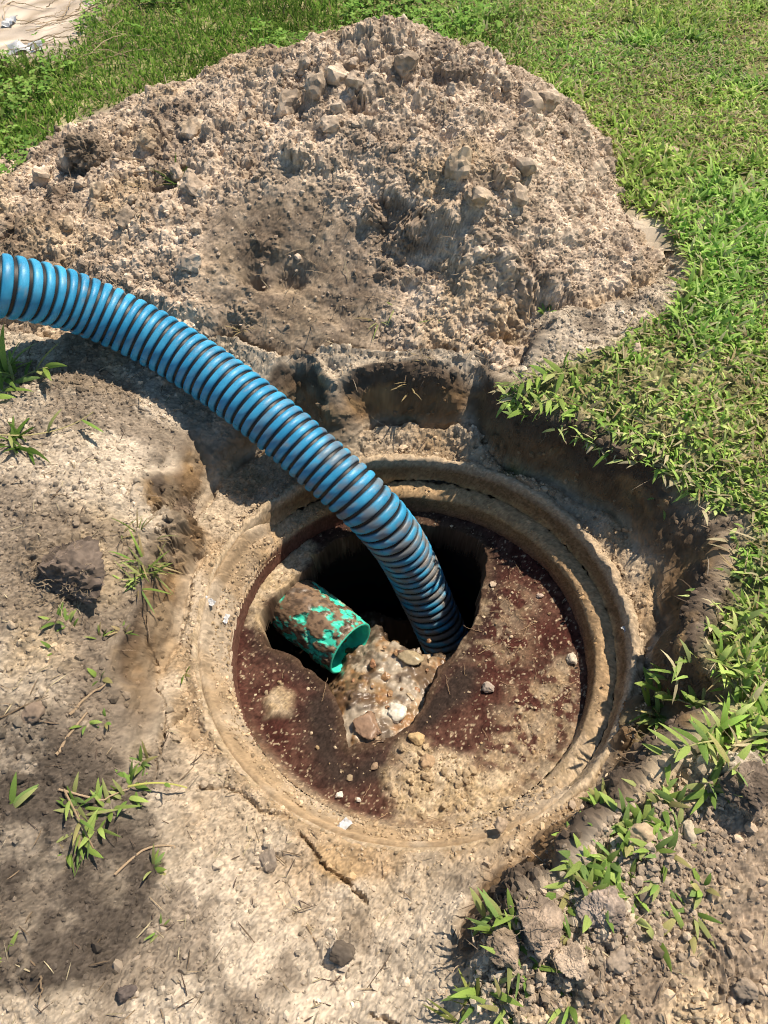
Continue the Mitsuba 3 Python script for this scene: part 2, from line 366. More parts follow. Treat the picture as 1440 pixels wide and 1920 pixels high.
FZ = FZ - np.where((FX > gx0 - .04) & (FX < gx1 + .04) & (FY > gy0 - .04) & (FY < gy1 + .04), .012, 0)
V2, F2, used2 = grid_mesh(FX, FY, FZ, ~inside)
up = np.zeros(FX.shape + (3,))
up[..., 2] = 1
c2 = ground_color(np.clip(FX, -4, 4), np.clip(FY, -4, 6), FZ, up).reshape(-1, 3)[used2]
far = (np.abs(V2[:, 0]) > 2.5) | (V2[:, 1] > 3.5)
c2[far] = (.13, .17, .055)
edge_ = np.maximum(sm(1.9, 2.4, np.abs(V2[:, 0])), sm(2.7, 3.3, V2[:, 1]))
c2 = lerp(c2, (.13, .17, .055), edge_ * (V2[:, 1] > -.2))
add('ground', (np.vstack([V, V2]), np.vstack([F, F2 + len(V)])), 'mat_soil', np.vstack([gcol, c2]), False, label='sandy dug-over ground with the square-cut pit and lawn soil', kind='structure')


def gz(x, y):
    """Height of the finished near ground (or of the heap where it stands)."""
    x, y = np.asarray(x, float), np.asarray(y, float)
    a = map_coordinates(GZS, [(y - gy0) / GS, (x - gx0) / GS], order=1, mode='nearest')
    out = (x < gx0) | (x > gx1) | (y < gy0) | (y > gy1)
    return np.where(out, np.minimum(sample(MZ, x, y), cap_at(x, y)), a)


# ------------------------------------------------------------------ the heap of dug soil
HS = 0.0026
hx0, hx1, hy0, hy1 = -1.02, .62, .94, 2.2
HX, HY = np.meshgrid(np.arange(hx0, hx1, HS), np.arange(hy0, hy1, HS))
HB = sample(MZ, HX, HY) - .020
HCAP = cap_at(HX, HY)
HZ = HB.copy()
HD = np.zeros_like(HZ)
HRAG = fbm2(HX, HY, 160, 3, 67, HB)
_gy, _gx = np.gradient(gaussian_filter(HB, 5), HS)
HST = (np.sqrt(1 + _gx ** 2), np.sqrt(1 + _gy ** 2))
loose = 1 - mask_px([(380, 480), (560, 430), (680, 480), (720, 560), (740, 640), (800, 700), (500, 720), (380, 640)], .29, HX, HY, .06, .09, 61)  # the face cut by the spade is smoother
HZ += (.055 * (fbm2(HX, HY, 7, 3, 62) - .5)) * (.4 + .6 * loose) + .020 * loose * (.5 - np.abs(fbm2(HX, HY, 15, 4, 63) - .5) * 3)
DENTS = [(680, 225, .50, .045, .05), (800, 215, .54, .06, .018), (1020, 565, .335, .06, .085), (960, 590, .33, .045, .06), (540, 475, .39, .05, .05), (560, 190, .52, .035, .035), (470, 480, .39, .03, .04), (700, 310, .5, .035, .018), (830, 250, .52, .03, .03), (300, 330, .44, .04, .03), (160, 300, .42, .045, .03), (90, 460, .395, .05, .035), (420, 560, .35, .05, .02), (620, 560, .34, .05, .02),
         (480, 300, .47, .03, .015), (1130, 250, .40, .03, .02), (1110, 330, .41, .03, .02), (870, 470, .41, .03, .02)]
for px, py, z, r, dep in DENTS:
    q = P(px, py, z - .05)
    HZ -= dep * np.exp(-(((HX - q[0]) / r) ** 2 + ((HY - q[1]) / (r * .7)) ** 2) * (1.2 + fbm2(HX, HY, 25, 2, 64)))
BIG = [(705, 75, .58, .06), (905, 105, .57, .06), (770, 120, .56, .055), (610, 120, .55, .05), (420, 230, .47, .05), (1000, 190, .52, .05), (950, 330, .48, .05), (560, 300, .47, .05), (760, 420, .42, .05), (250, 400, .42, .045), (690, 175, .54, .06), (905, 95, .57, .055), (790, 160, .55, .05), (280, 215, .48, .045), (180, 225, .42, .03), (170, 270, .43, .05), (740, 50, .6, .05), (1000, 530, .36, .045), (930, 560, .35, .04), (1050, 520, .36, .04), (380, 280, .46, .045), (530, 160, .52, .045), (700, 345, .48, .03), (200, 330, .43, .04), (850, 120, .56, .05), (640, 90, .57, .04),
       (1090, 220, .45, .035), (660, 720, .22, .03), (930, 660, .29, .04), (870, 640, .30, .045), (1060, 600, .32, .04), (1190, 560, .33, .03), (60, 400, .41, .05), (100, 370, .4, .04)]
for px, py, z, r in BIG:
    q = P(px, py, z - .05)
    stamp(HD, hx0, hy0, HS, [q[0]], [q[1]], [r], .6, .8, HRAG, HST)
hl = sm(.2, .8, loose)


def scatter_heap(N, med, sig, lo, hi, sink, sq):
    cx, cy = rng.uniform(hx0, hx1, N), rng.uniform(hy0, hy1, N)
    l = map_coordinates(hl, [(cy - hy0) / HS, (cx - hx0) / HS], order=1, mode='nearest')
    ok = rng.random(N) < .16 + .84 * l
    stamp(HD, hx0, hy0, HS, cx[ok], cy[ok], np.clip(np.exp(rng.normal(math.log(med), sig, ok.sum())), lo, hi), sink, sq, HRAG, HST)


scatter_heap(420, .024, .35, .012, .045, .68, .75)
scatter_heap(1500, .0105, .35, .006, .020, .5, .7)
scatter_heap(26000, .0046, .28, .0032, .009, .35, .72)
HD += .0009 * rng.uniform(-1, 1, HD.shape) * (.3 + .7 * hl)
HD -= np.median(HD) * .9
below = sm(.0, .014, HCAP - HB)
HZ -= (.015 + .035 * sm(1.2, 1.3, HY)) * below
hn = normals_of(HX, HY, gaussian_filter(HZ, 5))
h3 = np.stack([HX, HY, HZ], -1)
dd = HD + .012 * (meshkit.fbm(h3 * 50, 3, 66) - .5) + .006 * (meshkit.fbm(h3 * 190, 2, 65) - .5) * (.3 + .7 * hl)
PXX, PYY, PZZ = HX + hn[..., 0] * dd, HY + hn[..., 1] * dd, HZ + hn[..., 2] * dd
hkeep = (HB > HCAP - .028)
HZS = HZ + dd * hn[..., 2]
V, F, used = grid_mesh(PXX, PYY, PZZ, hkeep)


def heap_color(x, y, z, loose):
    a, b, c = fbm2(x, y, 6, 4, 71, z), fbm2(x, y, 40, 3, 72, z), fbm2(x, y, 170, 2, 73, z)
    col = lerp((.37, .30, .23), (.50, .415, .325), sm(.4, .62, b))
    col = lerp(col, (.38, .29, .185), .6 * sm(.52, .68, a))
    col = lerp(col, (.16, .122, .092), .7 * sm(.58, .72, fbm2(x, y, 9, 4, 74, z)))
    col = lerp(col, lerp((.115, .088, .064), (.20, .158, .112), sm(.42, .58, fbm2(x, y, 22, 3, 75, z))), (1 - loose) * .8)
    return col * ((.72 + .56 * b) * (.66 + .68 * c) * np.random.default_rng(6).uniform(.72, 1.28, np.shape(x)))[..., None]


hc = heap_color(HX, HY, HZ, loose).reshape(-1, 3)[used]
add('soil_pile', (V, F), 'mat_soil', hc, False, label='big heap of crumbly grey-brown dug soil behind the pit', category='soil heap')


def hz(x, y):
    x, y = np.asarray(x, float), np.asarray(y, float)
    a = map_coordinates(HZS, [(y - hy0) / HS, (x - hx0) / HS], order=1, mode='nearest')
    k = map_coordinates(hkeep.astype(float), [(y - hy0) / HS, (x - hx0) / HS], order=0, mode='constant')
    return np.where((k > .5) & (a > gz(x, y)), a, gz(x, y))


# ------------------------------------------------------------------ crumbs
ICO = trimesh.creation.icosahedron()
IV, IF = np.array(ICO.vertices), np.array(ICO.faces)


def rot_random(n):
    q = rng.normal(size=(n, 4))
    q /= np.linalg.norm(q, axis=1, keepdims=True)
    w, x, y, z = q.T
    return np.stack([1 - 2 * (y * y + z * z), 2 * (x * y - z * w), 2 * (x * z + y * w), 2 * (x * y + z * w), 1 - 2 * (x * x + z * z), 2 * (y * z - x * w), 2 * (x * z - y * w), 2 * (y * z + x * w), 1 - 2 * (x * x + y * y)], -1).reshape(n, 3, 3)


def crumb_mesh(pos, r, flatten=.75):
    n = len(pos)
    v = IV[None] * (1 + rng.uniform(-.32, .32, (n, 12, 1))) * rng.uniform(.65, 1.25, (n, 1, 3))
    v = np.einsum('nij,nkj->nki', rot_random(n), v)
    v[..., 2] *= flatten
    v = v * r[:, None, None] + pos[:, None]
    f = IF[None] + (np.arange(n) * 12)[:, None, None]
    return v.reshape(-1, 3), f.reshape(-1, 3)


OCT = np.array([[1, 0, 0], [-1, 0, 0], [0, 1, 0], [0, -1, 0], [0, 0, 1], [0, 0, -1]], float)
OCF = np.array([[0, 2, 4], [2, 1, 4], [1, 3, 4], [3, 0, 4], [2, 0, 5], [1, 2, 5], [3, 1, 5], [0, 3, 5]])


def grain_mesh(pos, r):
    n = len(pos)
    v = OCT[None] * (1 + rng.uniform(-.35, .35, (n, 6, 1)))
    v = np.einsum('nij,nkj->nki', rot_random(n), v) * r[:, None, None] + pos[:, None]
    return v.reshape(-1, 3), (OCF[None] + (np.arange(n) * 6)[:, None, None]).reshape(-1, 3)


def crumbs(key, xy, hfun, r, colfun, mat='mat_soil', lift=.25, **lab):
    z = hfun(xy[:, 0], xy[:, 1]) + r * lift
    pos = np.column_stack([xy, z])
    c = colfun(pos) * rng.uniform(.75, 1.25, (len(pos), 1))
    big = r > .0026
    a, b = crumb_mesh(pos[big], r[big]), grain_mesh(pos[~big], r[~big])
    add(key, (np.vstack([a[0], b[0]]), np.vstack([a[1], b[1] + len(a[0])])), mat, np.vstack([np.repeat(c[big], 12, 0), np.repeat(c[~big], 6, 0)]), False, **lab)


N = 34000
xy = np.column_stack([rng.uniform(hx0, hx1, N), rng.uniform(hy0, hy1, N)])
l = map_coordinates(hl, [(xy[:, 1] - hy0) / HS, (xy[:, 0] - hx0) / HS], order=1, mode='nearest')
k = map_coordinates((HB > HCAP).astype(float), [(xy[:, 1] - hy0) / HS, (xy[:, 0] - hx0) / HS], order=0)
xy = xy[(rng.random(N) < .16 + .84 * l) & (k > .5)]
r = np.clip(np.exp(rng.normal(math.log(.0022), .45, len(xy))), .0011, .008)
one = lambda v: (lambda p: np.broadcast_to(v, (len(p), 3)))
crumbs('soil_pile__crumb', xy, hz, r, lambda p: heap_color(p[:, 0], p[:, 1], p[:, 2], np.ones(len(p))), label='loose crumbs of soil all over the heap', kind='stuff')
N = 62000
xy = np.column_stack([rng.uniform(gx0, gx1, N), rng.uniform(gy0, 1.3, N)])
q = fbm2(xy[:, 0], xy[:, 1], 8, 3, 81)
ok = (lawn_mask(xy[:, 0], xy[:, 1]) < .5) & (sample(steep, xy[:, 0], xy[:, 1]) < .5) & (np.hypot(xy[:, 0] - LC[0], xy[:, 1] - LC[1]) > .37) & (rng.random(N) < .2 + 1.3 * (q - .2)) & (sample(MZ, xy[:, 0], xy[:, 1]) < .292)
xy = xy[ok]
r = np.clip(np.exp(rng.normal(math.log(.0015), .45, len(xy))), .0008, .0045)
upn = np.array([0, 0, 1.0])
crumbs('ground__crumb', xy, gz, r, lambda p: ground_color(p[:, 0], p[:, 1], p[:, 2], np.broadcast_to(upn, p.shape)), label='loose crumbs of sandy soil strewn over the ground', kind='stuff')

# crumbly pieces that stick to the cut walls and the broken lips
fv = NEAR[0][NEAR[1]]
fn = np.cross(fv[:, 1] - fv[:, 0], fv[:, 2] - fv[:, 0])
fa = np.linalg.norm(fn, axis=1) + 1e-15
nzf = fn[:, 2] / fa
cen_ = fv.mean(1)
wt = fa * np.where(nzf < .93, 1.0, 0) * (np.hypot(cen_[:, 0] - LC[0], cen_[:, 1] - LC[1]) > .345) * (.25 + 1.5 * sm(.17, .25, cen_[:, 2])) * sm(.25, .5, fbm2(cen_[:, 0], cen_[:, 1], 14, 3, 59, cen_[:, 2]))
pick = rng.choice(len(fa), 17000, p=wt / wt.sum())
pos = cen_[pick]
r = np.clip(np.exp(rng.normal(math.log(.0026), .5, len(pos))), .0011, .008)
c = NEAR[2][NEAR[1][pick, 0]] * rng.uniform(.75, 1.5, (len(pos), 1))
big = r > .0026
A_, B_ = crumb_mesh(pos[big], r[big], 1.0), grain_mesh(pos[~big], r[~big])
add('ground__wall_crumb', (np.vstack([A_[0], B_[0]]), np.vstack([A_[1], B_[1] + len(A_[0])])), 'mat_soil', np.vstack([np.repeat(c[big], 12, 0), np.repeat(c[~big], 6, 0)]), False, label='crumbly bits of earth on the cut walls and lips of the pit', kind='stuff')
N = 9000
xy = PL(np.column_stack([rng.uniform(900, 1440, N), rng.uniform(1450, 1900, N)]), .24)[:, :2]
w = mask_px([(1150, 1480), (1290, 1480), (1330, 1600), (1250, 1760), (1100, 1880), (900, 1900), (920, 1740), (1060, 1600)], .25, xy[:, 0], xy[:, 1], .04, .05, 57)
xy = xy[rng.random(N) < w]
r = np.clip(np.exp(rng.normal(math.log(.0024), .45, len(xy))), .0010, .0055)
crumbs('ground__sod_crumb', xy, gz, r, lambda p: lerp((.22, .178, .135), (.42, .345, .265), rng.random(len(p))), label='broken crumbs of sod between the lower right leaf clumps', kind='stuff')

# ------------------------------------------------------------------ tank: collar, shaft, lid, sludge
def lathe(profile, nt, jit, seed, a0=0, a1=2 * np.pi):
    p = np.asarray(profile, float)
    t = np.linspace(a0, a1, nt)
    s = np.concatenate([[0], np.cumsum(np.hypot(*np.diff(p, axis=0).T))])
    u = np.linspace(0, s[-1], max(int(s[-1] / (.003 if s[-1] < .3 else .02)), len(p)))
    rad, zz = np.interp(u, s, p[:, 0]), np.interp(u, s, p[:, 1])
    rad, zz = gaussian_filter(rad, 1.2, mode='nearest'), gaussian_filter(zz, 1.2, mode='nearest')
    X = LC[0] + rad[None] * np.cos(t)[:, None]
    Y = LC[1] + rad[None] * np.sin(t)[:, None]
    Z = np.broadcast_to(zz[None], X.shape).copy()
    q = np.stack([X, Y, Z], -1)
    d = jit * (meshkit.fbm(q * 30, 4, seed) - .5) + jit * .5 * (meshkit.fbm(q * 130, 2, seed + 1) - .5) + .07 * jit * rng.uniform(-1, 1, X.shape)
    Z = Z + d + .010 * (meshkit.fbm(q * 5, 2, seed + 2) - .5) * sm(-.02, .03, Z)
    rr = 1 + .5 * d / rad[None]
    return grid_mesh(LC[0] + (X - LC[0]) * rr, LC[1] + (Y - LC[1]) * rr, Z)


def collar_color(v):
    x, y, z = v.T
    a, b, c = fbm2(x, y, 12, 4, 91, z), fbm2(x, y, 60, 3, 92, z), fbm2(x, y, 200, 2, 93, z)
    col = lerp((.30, .195, .095), (.36, .26, .15), sm(.4, .62, a))
    col = lerp(col, (.14, .085, .045), .7 * sm(.52, .68, b))
    rr_ = np.hypot(x - LC[0], y - LC[1])
    col = lerp(col, (.41, .29, .17), .7 * sm(.300, .306, rr_) * sm(.334, .328, rr_))
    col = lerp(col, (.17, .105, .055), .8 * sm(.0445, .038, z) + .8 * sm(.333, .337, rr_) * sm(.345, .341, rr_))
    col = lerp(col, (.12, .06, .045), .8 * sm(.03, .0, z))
    tt_ = np.degrees(np.arctan2(y - LC[1], x - LC[0])) % 360
    mar = sm(.306, .300, rr_) * sm(.052, .044, z) * sm(75, 100, tt_) * sm(250, 220, tt_)
    col = lerp(col, (.42, .35, .26), .7 * sm(.084, .102, z))
    t_ = np.degrees(np.arctan2(y - LC[1], x - LC[0])) % 360
    col = lerp(col, lerp((.33, .26, .17), (.42, .34, .24), sm(.4, .6, b)), .85 * sm(110, 165, t_ + 60 * (a - .5)) * sm(350, 315, t_ + 60 * (a - .5)) * sm(-.02, .03, z))
    col = lerp(col, (.085, .036, .028), .92 * mar)
    return col * ((.6 + .8 * c) * np.random.default_rng(8).uniform(.72, 1.28, len(x)))[:, None]


V, F, _ = lathe([(.376, .05), (.362, .100), (.350, .112), (.343, .110), (.338, .080), (.333, .058)], 800, .016, 94)
add('tank_collar', (V, F), 'mat_soil', collar_color(V), label='round stepped tank collar caked with orange-brown soil around the lid', category='tank collar')
V, F, _ = lathe([(.3345, .055), (.326, .056), (.312, .053), (.302, .044), (.297, .010), (.2955, -.06)], 800, .013, 95)
add('tank_collar__ledge', (V, F), 'mat_soil', collar_color(V))
t, q = rng.random(9000) * 6.2832, rng.uniform(.300, .370, 9000)
ok = (np.abs(q - .336) > .008) & ((q > .34) | (rng.random(9000) < .12) | ((t > 1.9) & (t < 5.4))) & (rng.random(9000) < .35 + .65 * fbm2(q * np.cos(t), q * np.sin(t), 14, 2, 97))
xy = (LC + np.column_stack([q * np.cos(t), q * np.sin(t)]))[ok]
r = np.clip(np.exp(rng.normal(math.log(.0015), .45, len(xy))), .0007, .005)
crumbs('tank_collar__crumb', xy, lambda x, y: np.where(np.hypot(x - LC[0], y - LC[1]) < .336, .052 + .003 * fbm2(x, y, 30, 2, 98), .102) * 1.0 + np.maximum(gz(x, y) - np.where(np.hypot(x - LC[0], y - LC[1]) < .336, .052, .102), 0), r, lambda p: collar_color(p) * 1.15, label='loose grains of soil on the collar', kind='stuff')
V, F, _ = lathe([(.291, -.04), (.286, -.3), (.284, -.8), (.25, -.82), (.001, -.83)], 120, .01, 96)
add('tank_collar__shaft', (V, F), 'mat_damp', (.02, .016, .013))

OPEN_PX = [(490, 1168), (492, 1148), (512, 1122), (545, 1096), (578, 1068), (592, 1045), (622, 1020), (665, 1002), (722, 986), (790, 985), (850, 993), (890, 1012), (912, 1042), (904, 1090), (896, 1140), (880, 1182), (850, 1222), (822, 1250), (803, 1290), (788, 1335), (768, 1358), (735, 1378), (700, 1390), (652, 1402), (646, 1345), (628, 1296), (600, 1264), (562, 1238), (532, 1216), (502, 1206)]
OPEN = PL(OPEN_PX, 0.0)[:, :2]
LS = .002
LX, LY = np.meshgrid(np.arange(LC[0] - .312, LC[0] + .312, LS), np.arange(LC[1] - .312, LC[1] + .312, LS))
wx, wy = LX + .012 * (fbm2(LX, LY, 45, 3, 101) - .5), LY + .012 * (fbm2(LX, LY, 45, 3, 102) - .5)
qq = np.stack([wx.ravel(), wy.ravel()], -1)
d = np.full(len(qq), 9.0)
for s, e in zip(OPEN, np.roll(OPEN, -1, 0)):
    v = e - s
    t = np.clip(((qq - s) @ v) / (v @ v + 1e-12), 0, 1)
    d = np.minimum(d, np.hypot(*(qq - s - t[:, None] * v).T))
SD = np.where(shapely.contains_xy(shapely.Polygon(OPEN), qq[:, 0], qq[:, 1]), -d, d).reshape(LX.shape)       # > 0 on the lid
lr = np.hypot(LX - LC[0], LY - LC[1])
lt = np.degrees(np.arctan2(LY - LC[1], LX - LC[0])) % 360
# sandy spill on the lid: right-hand drift and the lumpy one in front
SP1 = mask_px([(830, 1190), (900, 1100), (990, 1120), (1000, 1230), (960, 1250), (870, 1215)], 0, LX, LY, .03, .06, 103, 20)
SP2 = mask_px([(960, 1290), (1085, 1230), (1075, 1400), (1000, 1490), (860, 1540), (740, 1535), (735, 1440), (790, 1400), (870, 1440), (930, 1400)], 0, LX, LY, .022, .05, 104, 24)
SP3 = mask_px([(740, 1530), (735, 1450), (765, 1385), (850, 1420), (950, 1450), (960, 1510), (860, 1545)], 0, LX, LY, .02, .04, 105, 30)
SP4 = mask_px([(495, 1310), (525, 1293), (552, 1312), (545, 1340), (505, 1345)], 0, LX, LY, .010, .02, 106, 40)
SP5 = mask_px([(500, 1180), (490, 1140), (560, 1080), (600, 1030), (570, 1020), (520, 1060), (480, 1110), (465, 1180)], 0, LX, LY, .012, .03, 107, 40)
edge = sm(.274, .297, lr)
LZ = .004 * (fbm2(LX, LY, 12, 3, 108) - .5) + .0035 * (fbm2(LX, LY, 70, 3, 109) - .5) + .0016 * (fbm2(LX, LY, 220, 2, 110) - .5)
LZ += SP1 * .006 * fbm2(LX, LY, 40, 3, 111) + SP2 * .011 * fbm2(LX, LY, 30, 3, 112) + SP3 * .012 * fbm2(LX, LY, 25, 3, 113) + SP4 * .008 + SP5 * .009 * fbm2(LX, LY, 40, 3, 114)
fr = sm(195, 240, lt) * sm(345, 300, lt)
LZ += .0007 * rng.uniform(-1, 1, LZ.shape)
LZ += edge * fr * .028 + edge * (1 - fr) * .006
LZ += .005 * sm(.03, .006, SD) * (fbm2(LX, LY, 35, 3, 115) - .2)
M = 2600
t, q = rng.random(M) * 6.28, np.sqrt(rng.random(M)) * .29
cx, cy = LC[0] + q * np.cos(t), LC[1] + q * np.sin(t)
jj, ii = ((cy - LY[0, 0]) / LS).astype(int), ((cx - LX[0, 0]) / LS).astype(int)
w3, w2 = SP3[jj, ii], np.maximum(np.maximum(SP2, SP1), SP5)[jj, ii]
ok = (rng.random(M) < .06 + w2 * .4 + w3) & (SD[jj, ii] > .006)
rad = np.exp(rng.normal(math.log(.0026), .3, M)) * (1 + 1.4 * w3 * rng.random(M))
stamp(LZ, LX[0, 0], LY[0, 0], LS, cx[ok], cy[ok], rad[ok], .3, .9)
drop = sm(.002, -.005, SD)
LZ2 = LZ - .07 * drop
a, b, c = fbm2(LX, LY, 10, 4, 116), fbm2(LX, LY, 60, 3, 117), fbm2(LX, LY, 230, 2, 118)
lc = lerp((.056, .020, .016), (.085, .042, .031), sm(.4, .65, a))
lc = lerp(lc, (.040, .015, .012), .8 * sm(.5, .66, b))
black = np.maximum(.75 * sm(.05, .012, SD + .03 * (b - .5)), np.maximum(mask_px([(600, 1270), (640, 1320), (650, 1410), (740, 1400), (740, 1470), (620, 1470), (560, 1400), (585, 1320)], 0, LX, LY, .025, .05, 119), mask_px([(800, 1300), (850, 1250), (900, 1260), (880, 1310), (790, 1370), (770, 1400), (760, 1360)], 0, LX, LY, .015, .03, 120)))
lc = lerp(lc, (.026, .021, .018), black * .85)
sandw = np.clip(.35 * SP1 * sm(.42, .55, fbm2(LX, LY, 50, 3, 121)) + .6 * SP2 * sm(.36, .52, fbm2(LX, LY, 60, 3, 123)) + SP3 + .9 * SP4 + SP5 + .55 * edge * fr, 0, 1)
lc = lerp(lc, lerp((.36, .28, .175), (.42, .34, .235), sm(.4, .6, b)), sandw)
lc = lerp(lc, (.40, .32, .22), .85 * sm(.73, .78, fbm2(LX, LY, 260, 2, 122)) * (1 - black))
lc = lerp(lc, (.24, .16, .085), .5 * sm(.02, .004, SD) * (1 - black))
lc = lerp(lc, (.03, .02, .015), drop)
lc = lc * ((.55 + .9 * c) * rng.uniform(.7, 1.3, c.shape))[..., None]
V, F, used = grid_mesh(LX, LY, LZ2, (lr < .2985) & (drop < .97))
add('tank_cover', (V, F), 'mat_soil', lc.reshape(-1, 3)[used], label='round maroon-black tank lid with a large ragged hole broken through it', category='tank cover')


def lz(x, y):
    return map_coordinates(LZ2, [(np.asarray(y) - LY[0, 0]) / LS, (np.asarray(x) - LX[0, 0]) / LS], order=1, mode='nearest')


def lval(A, x, y):
    return map_coordinates(A, [(np.asarray(y) - LY[0, 0]) / LS, (np.asarray(x) - LX[0, 0]) / LS], order=1, mode='nearest')


M = 6500
t, q = rng.random(M) * 6.28, np.sqrt(rng.random(M)) * .285
xy = np.column_stack([LC[0] + q * np.cos(t), LC[1] + q * np.sin(t)])
w = np.clip(.10 + .5 * lval(np.maximum.reduce([.4 * SP1, SP2, 2 * SP3, .6 * SP5]), *xy.T), 0, 1)
xy = xy[(rng.random(M) < w) & (lval(SD, *xy.T) > .006)]
r = np.clip(np.exp(rng.normal(math.log(.0014), .45, len(xy))), .0007, .005)
crumbs('lid_grit', xy, lz, r, lambda p: lerp((.30, .22, .13), (.46, .38, .27), rng.random(len(p))), label='sandy grit and crumbs strewn over the tank lid', category='grit', kind='stuff')

# sludge in the opening
SX, SY = np.meshgrid(np.arange(-.22, .22, .0022), np.arange(.38, .86, .0022))
top = PL([(700, 1400), (700, 1340), (660, 1300), (760, 1330), (720, 1250), (650, 1240), (780, 1250), (720, 1180), (800, 1220), (700, 1100), (850, 1180), (620, 1150), (560, 1180), (520, 1150)], -.05)
ctl = np.array([[*top[i, :2], z] for i, z in enumerate([-.002, -.012, -.022, -.018, -.05, -.085, -.046, -.08, -.07, -.145, -.13, -.17, -.26, -.28])] + [[-.3, .3, -.05], [.3, .3, -.05], [-.3, .9, -.5], [.3, .9, -.5], [.05, .75, -.45], [.12, .72, -.4], [0, .4, 0.0]])
SZ = gaussian_filter(LinearNDInterpolator(ctl[:, :2], ctl[:, 2], fill_value=-.45)(SX, SY), 3)
SZ += .012 * (fbm2(SX, SY, 22, 3, 131) - .5) + .016 * (.25 - np.abs(fbm2(SX, SY, 34, 4, 138) - .5) * 2)
M = 700
stamp(SZ, -.22, .38, .0022, rng.uniform(-.22, .22, M), rng.uniform(.38, .86, M), rng.uniform(.003, .009, M), .5, .7, fbm2(SX, SY, 140, 3, 137))
SZ += .006 * (fbm2(SX, SY, 90, 3, 132) - .5)
SZ = np.where(lval(SD, SX, SY) > .008, np.minimum(SZ, -.022), SZ)
sr = np.hypot(SX - LC[0], SY - LC[1])
a, b, c = fbm2(SX, SY, 20, 4, 133), fbm2(SX, SY, 55, 3, 134), fbm2(SX, SY, 160, 2, 135)
sc = lerp((.23, .155, .085), (.38, .285, .19), sm(.42, .6, a))
sc = lerp(sc, (.30, .15, .055), .7 * sm(.55, .68, b))
sc = lerp(sc, (.40, .36, .29), .7 * sm(.54, .66, fbm2(SX, SY, 26, 3, 139)))
sc = lerp(sc, (.07, .045, .03), .75 * sm(.52, .66, fbm2(SX, SY, 38, 3, 136)))
wp = P(735, 1330, -.016)
sc = lerp(sc, (.55, .52, .43), sm(.022, .012, np.hypot((SX - wp[0]), (SY - wp[1]) * 1.2) + .025 * (b - .5)))
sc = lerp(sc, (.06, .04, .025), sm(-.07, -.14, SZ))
sc = sc * (.66 + .5 * c)[..., None]
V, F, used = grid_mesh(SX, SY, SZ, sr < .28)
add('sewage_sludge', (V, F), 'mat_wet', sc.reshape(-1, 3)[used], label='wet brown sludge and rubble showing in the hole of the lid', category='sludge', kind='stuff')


def sz(x, y):
    return map_coordinates(SZ, [(np.asarray(y) - .38) / .0022, (np.asarray(x) + .22) / .0022], order=1, mode='nearest')


# ------------------------------------------------------------------ single lumps and stones
SUB = trimesh.creation.icosphere(3)
SUB2 = trimesh.creation.icosphere(2)


def broken(v, cuts=13):
    """Unit sphere points moved onto a chunk with flat broken faces."""
    nn = rng.normal(size=(cuts, 3))
    nn /= np.linalg.norm(nn, axis=1, keepdims=True)
    d = rng.uniform(.55, 1.0, cuts)
    q = v @ nn.T
    r = np.where(q > .05, d / np.maximum(q, .05), 1.15).min(1)
    return v * np.minimum(r, 1.15)[:, None]


def lump(name, px, py, z, r, col, group, label, cat, mat='mat_soil', h=None, flat=.75, seed=0):
    p = P(px, py, z)
    zz = float((h or gz)(p[0], p[1]))
    p = P(px, py, zz)
    v = np.array(SUB.vertices)
    v = broken(v) * (1 + .4 * (meshkit.fbm(v * 1.3 + seed * 7.3, 2, seed) - .5)[:, None] + .40 * (meshkit.fbm(v * 4.5 + seed * 3.3, 3, seed) - .5)[:, None]) * rng.uniform(.7, 1.2, 3)
    v = v @ rot_random(1)[0].T
    v[:, 2] *= flat
    b = meshkit.fbm(v * 5 + seed, 3, 3)
    c = np.asarray(col) * (.55 + .9 * b)[:, None]
    lab = dict(label=label, category=cat)
    if group:
        lab['group'] = group
    add(numbered(name), (v * r + [p[0], p[1], zz + r * flat * .45], np.array(SUB.faces)), mat, c, 40 if False else True, **lab)


tan = (.40, .31, .20)
for k in range(28):                                     # lumps of the drift in front of the hole
    for _ in range(50):
        px, py = rng.uniform(725, 960), rng.uniform(1385, 1540)
        p = P(px, py, .01)
        if lval(SP3, p[0], p[1]) > .55:
            break
    lump('soil_lump', px, py, .01, rng.uniform(.0035, .0075), np.array(tan) * rng.uniform(.75, 1.15), 'soil lumps on the front of the lid', 'small tan lump of dry soil in the drift on the front of the lid', 'soil lump', h=lz, seed=k)
for k, (px, py, r, c) in enumerate([(918, 1292, .010, (.33, .28, .24)), (800, 1430, .013, (.38, .27, .17)), (1072, 1238, .010, (.50, .45, .36)), (636, 1492, .006, (.6, .57, .5)), (672, 1500, .005, (.6, .57, .5)), (924, 1098, .006, (.45, .37, .28)), (1012, 1118, .006, (.45, .36, .30)), (780, 1385, .011, (.45, .33, .18)), (700, 1440, .007, (.30, .22, .15)), (1055, 1100, .007, (.4, .32, .28))]):
    lump('pebble', px, py, .0, r, c, 'pebbles lying on the lid', ['grey pebble alone on the maroon right half of the lid', 'reddish-tan pebble near the front drift on the lid', 'pale snail-like pebble against the right edge of the lid', 'tiny white pebble at the front left of the lid', 'tiny white pebble just right of its twin on the front of the lid', 'small pale pebble right of the hose on the lid', 'small pinkish pebble at the upper right of the lid', 'yellowish pebble at the front tip of the broken hole', 'small brown pebble in the black stain before the hole', 'greyish pebble beside the lid edge upper right'][k], 'pebble', h=lz, seed=100 + k)
